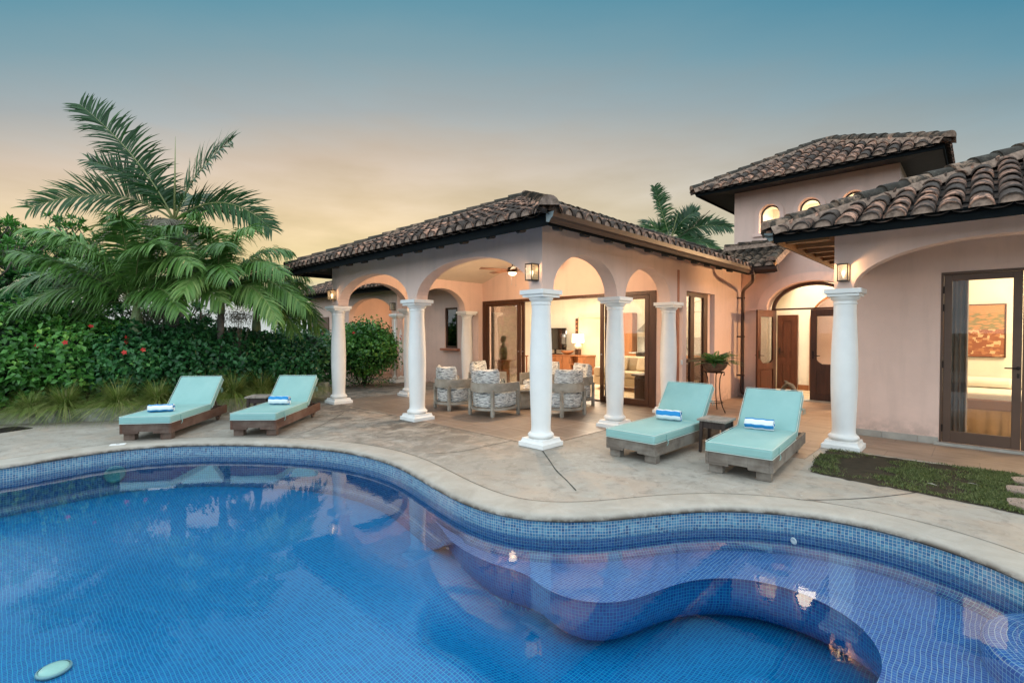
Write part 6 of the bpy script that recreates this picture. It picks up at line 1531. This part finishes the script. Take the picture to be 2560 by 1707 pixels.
F1 = [(W3(-.55,1.5,-.3), W3(-1.85,2.60,-.5), R(55)), (W3(-.5,1.0,-.2), W3(-1.55,1.25,-.6), R(40), .9), (W3(-1.6,1.15,.2), W3(-3.35,.25,-.2), R(70)), (W3(.5,1.1,-.2), W3(1.70,1.75,-.5), R(-55)), (W3(1.3,.95,-.1), W3(2.55,-.30,-.3), R(-65)),
      (W3(-.2,1.1,.8), W3(-.6,1.0,1.9), R(0)), (W3(.3,.8,.9), W3(1.2,.4,2.0), R(0))]
palm('tall palm with long feathery fronds swept against the sunset sky, behind the hedge', (-9.84,-2.32,0), (-9.84,-2.32,4.35), .15, F1, 'palm', llen=.80, nl=78, droop=.42, lw=.021, spear=W3(.05,2.05,0), wind=tuple(RV*.25), rach=.028, dead=[(W3(.6,.3,-.4), W3(1.0,-1.2,-.5), R(-20)), (W3(-.6,.3,-.4), W3(-1.2,-1.1,-.6), R(20)), (W3(.1,.3,-.7), W3(.1,-1.3,-.9), 0), (W3(-1.1,.4,-.1), W3(-2.1,-.9,-.2), R(40)), (W3(-.3,.2,-.5), W3(-.5,-1.5,-.6), 0)])
def upf(F, k=1.7, e=.35):
    return [tuple([np.array(f[0])*np.array([1,1,k]), np.array(f[1])+ZV*e] + list(f[2:])) for f in F]
def ring_fronds(n_, L0, up, drop, a0=0, jit=.25, fwd_bias=0):
    out = []
    for k in range(n_):
        a = a0+k*2*PI/n_+rng.normal(0, jit*.5); l_ = L0*rng.uniform(.85, 1.12); e = rng.uniform(.6, 1.25)
        h_ = np.array([math.cos(a), math.sin(a), 0]); out.append((h_*l_*.45+ZV*up*e, h_*l_+ZV*(up*e*.75-drop*rng.uniform(.6, 1.2)), rng.normal(0, .2)))
    return out
F2 = [(W3(.5,1.8,-.1), W3(1.1,1.6,-.2), R(-15)), (W3(-.1,1.9,-.1), W3(-.2,1.8,-.3), R(0)), (W3(-.8,.8,-.6), W3(-1.9,-.3,-.9), R(30)), (W3(.4,1.3,-.6), W3(1.2,1.1,-1.1), R(-25)), (W3(-.3,1.3,-.6), W3(-.7,1.3,-1.3), R(10)), (W3(.7,1.0,.4), W3(1.6,.9,.7), R(-30)), (W3(-1.0,1.1,.2), W3(-2.0,1.0,.3), R(30)), (W3(.8,.7,-.5), W3(1.5,-.1,-.9), R(-25)), (W3(-.9,.35,-.3), W3(-1.9,-1.0,-.2), R(30)), (W3(-.9,1.25,-.3), W3(-2.45,.20,-.5), R(35)), (W3(-1.3,.75,-.3), W3(-2.75,-.55,-.3), R(40)), (W3(-.5,1.5,-.4), W3(-1.5,1.45,-.8), R(25)), (W3(.1,1.6,-.5), W3(.5,1.55,-1.0), R(-10)), (W3(.7,1.35,-.4), W3(1.7,.75,-.8), R(-35)), (W3(.3,1.1,.9), W3(.8,1.2,1.7)), (W3(-.6,1.2,.9), W3(-1.4,1.1,1.5)), (W3(-.6,.9,-.7), W3(-1.1,.9,-1.4), R(20)), (W3(1.0,.9,-.2), W3(2.0,.1,-.4), R(-40))]
palm('short palm with a pale green trunk, rising above the red flowers at the left', (-7.99,-3.37,0), (-7.99,-3.37,2.15), .10, upf(F2, 1.0, -.05), 'palm_l', llen=.66, nl=84, droop=.85, lw=.017, shaft=.75, wind=tuple(RV*-.12), grp='short palms rising from the hedge')
F3 = [(W3(-.7,1.6,-.1), W3(-1.3,1.3,-.3), R(20)), (W3(-.3,1.6,-.1), W3(-.4,1.6,-.3), R(0)), (W3(.4,1.6,-.1), W3(.9,1.3,-.3), R(-20)), (W3(.3,.9,-.7), W3(.9,.2,-1.2), R(-15)), (W3(-.6,.7,-.6), W3(-1.2,-.2,-1.0), R(15)), (W3(.0,1.3,-.1), W3(-.1,1.3,-.5), R(0)), (W3(.6,1.2,.3), W3(1.2,1.0,.6), R(-20)), (W3(-.7,1.1,.2), W3(-1.5,.8,.3), R(20)), (W3(.9,.5,-.4), W3(1.5,-.6,-.6), R(-30)), (W3(-.7,.95,-.4), W3(-1.55,.25,-.6), R(30)), (W3(-.3,1.15,-.5), W3(-.9,.85,-1.0), R(15)), (W3(.2,1.2,-.5), W3(.7,.85,-1.0), R(-10)), (W3(.7,1.05,-.3), W3(1.6,.35,-.5), R(-30)), (W3(.6,.8,.7), W3(1.3,.5,1.3)), (W3(-.5,.8,.7), W3(-1.1,.5,1.2)), (W3(.0,.7,-.8), W3(.1,-.1,-1.3), R(0)), (W3(1.0,.7,-.1), W3(1.95,-.35,-.3), R(-40))]
palm('short palm with a slim dark trunk, right of the pale trunked palm', (-7.22,-2.05,0), (-7.22,-2.05,2.45), .065, upf(F3, 1.0, -.02), 'palm_l', llen=.62, nl=80, droop=.95, lw=.016, shaft=.45, grp='short palms rising from the hedge', wind=tuple(RV*-.08))
F4 = [(W3(.3,.7,-.5), W3(.7,.0,-1.0), R(-15)), (W3(.5,1.0,.3), W3(1.0,.6,.6), R(-20)), (W3(-.3,.9,-.4), W3(-.6,.4,-1.0), R(10)), (W3(.6,.5,-.3), W3(1.1,-.5,-.5), R(-30)), (W3(-.5,.8,-.3), W3(-1.2,.35,-.6), R(20)), (W3(.1,1.1,-.3), W3(.3,.95,-.8), R(-10)), (W3(.6,.95,-.2), W3(1.15,.25,-.5), R(-35)), (W3(.7,.6,.0), W3(1.45,-.15,-.1), R(-45)), (W3(.7,.4,.2), W3(1.35,-.40,.3), R(-45)), (W3(.1,.9,.7), W3(.4,.6,1.2)), (W3(-.5,.7,.6), W3(-1.1,.3,1.0))]
palm('short palm closest to the porch, its fronds hanging beside the roof corner', (-7.58,-1.22,0), (-7.58,-1.22,2.15), .075, upf(F4, 1.0, -.05), 'palm_l', llen=.60, nl=70, droop=.9, lw=.015, shaft=.6, grp='short palms rising from the hedge')
F5 = [(W3(-.5,1.6,0), W3(-.75,2.35,0), R(60)), (W3(.5,1.1,0), W3(1.1,1.2,-.2), R(-50)), (W3(1.1,.9,0), W3(2.7,.55,0), R(-75)), (W3(1.1,.3,0), W3(2.3,-.6,0), R(-60)), (W3(-.8,.9,0), W3(-1.5,.2,0), R(50)), (W3(.5,.2,-.5), W3(1.4,-.9,-.5), R(-40)), (W3(-.3,1.0,.6), W3(-.9,1.1,1.3)), (W3(.4,.4,.7), W3(1.3,.0,1.4))]
palm('distant palm rising behind the porch roof beside the tower', (-5.6,15.5,0), (-5.6,15.5,5.75), .15, F5, 'palm', llen=.70, nl=70, droop=.5, lw=.03, spear=W3(.4,1.5,0), rach=.022)
palm('distant palm whose leaf tips just show above the porch roof ridge', (-9.4,15.5,0), (-9.4,15.5,5.2), .15, ring_fronds(9, 2.3, 1.0, .8), 'palm', llen=.6, nl=44, droop=.4, lw=.02, rach=.022)
# frangipani / branching trees at the left ---------------------------
def branchy(label, base, H, spread, n0, mat, seed, leaf=.20, cat='tree', name='frangipani_tree', lv=5, per=16):
    t_ = thing(name, label, cat, base, 0, 'branching trees at the left edge'); mb = MB(); tips = []
    def grow(p, d_, l_, r_, k):
        q = p+d_*l_; mb.tube([tuple(p), tuple((p+q)/2+rng.normal(0, .03, 3)), tuple(q)], [r_, r_*.85, r_*.7], 6)
        if k == 0: tips.append((q, d_)); return
        for _ in range(rng.integers(2, 4)):
            nd_ = d_*.8+unit(1)[0]*.75*spread+ZV*.18; nd_ /= np.linalg.norm(nd_); grow(q, nd_, l_*rng.uniform(.68, .9), r_*.68, k-1)
    for _ in range(n0):
        d_ = unit(1)[0]*.5*spread+ZV*1.0; d_ /= np.linalg.norm(d_); grow(np.array([0., 0, 0]), d_, H*.30, .085, lv)
    part(mb, 'trunk', M_['bark'], t_, smooth=True)
    Cs, Ns, Ds, Sh = [], [], [], []
    for q, d_ in tips:
        for _ in range(per):
            a = unit(1)[0]*.9+d_*.45+ZV*.1; a /= np.linalg.norm(a); Cs.append(q+a*leaf*.5+rng.normal(0, .03, 3)); Ds.append(a); Ns.append(ZV+unit(1)[0]*.5); Sh.append(min(1, max(0, rng.normal(.45, .2))))
    n_ = len(Cs); leaves('crown', M_[mat], np.array(Cs), np.array(Ns), np.array(Ds), leaf*rng.uniform(.6, 1.15, n_), leaf*.30, np.array(Sh), t_)
branchy('open branched frangipani tree with leaf clusters against the sky, at the left edge', (-13.9,-4.75,0), 4.1, .85, 4, 'leaf', 1)
branchy('frangipani tree behind the left short palm, its bare forks showing', (-13.5,-4.0,0), 3.4, .9, 4, 'leaf', 2)
branchy('dense leafy tree low at the left edge behind the hedge', (-12.3,-5.6,0), 2.9, 1.0, 5, 'leaf_blue', 3, .19, lv=5, per=22)
branchy('leafy tree filling the gap between the short palms and the tall palm', (-10.9,-2.6,0), 2.5, .9, 3, 'leaf_blue', 4, .16, lv=4, per=22)
# overhead service cable to the tower eave
t = thing('service_cable', 'thin dark cable running from the palm to the tower eave', 'cable', (0, 0, 0))
mb = MB(); a = np.array([-.55,7.3,4.72]); b = np.array([-14.,22,6.2]); mb.tube([tuple(a+(b-a)*u-ZV*(.9*4*u*(1-u))) for u in np.linspace(0, 1, 16)], .008, 5); part(mb, 'wire', M_['iron'], t)
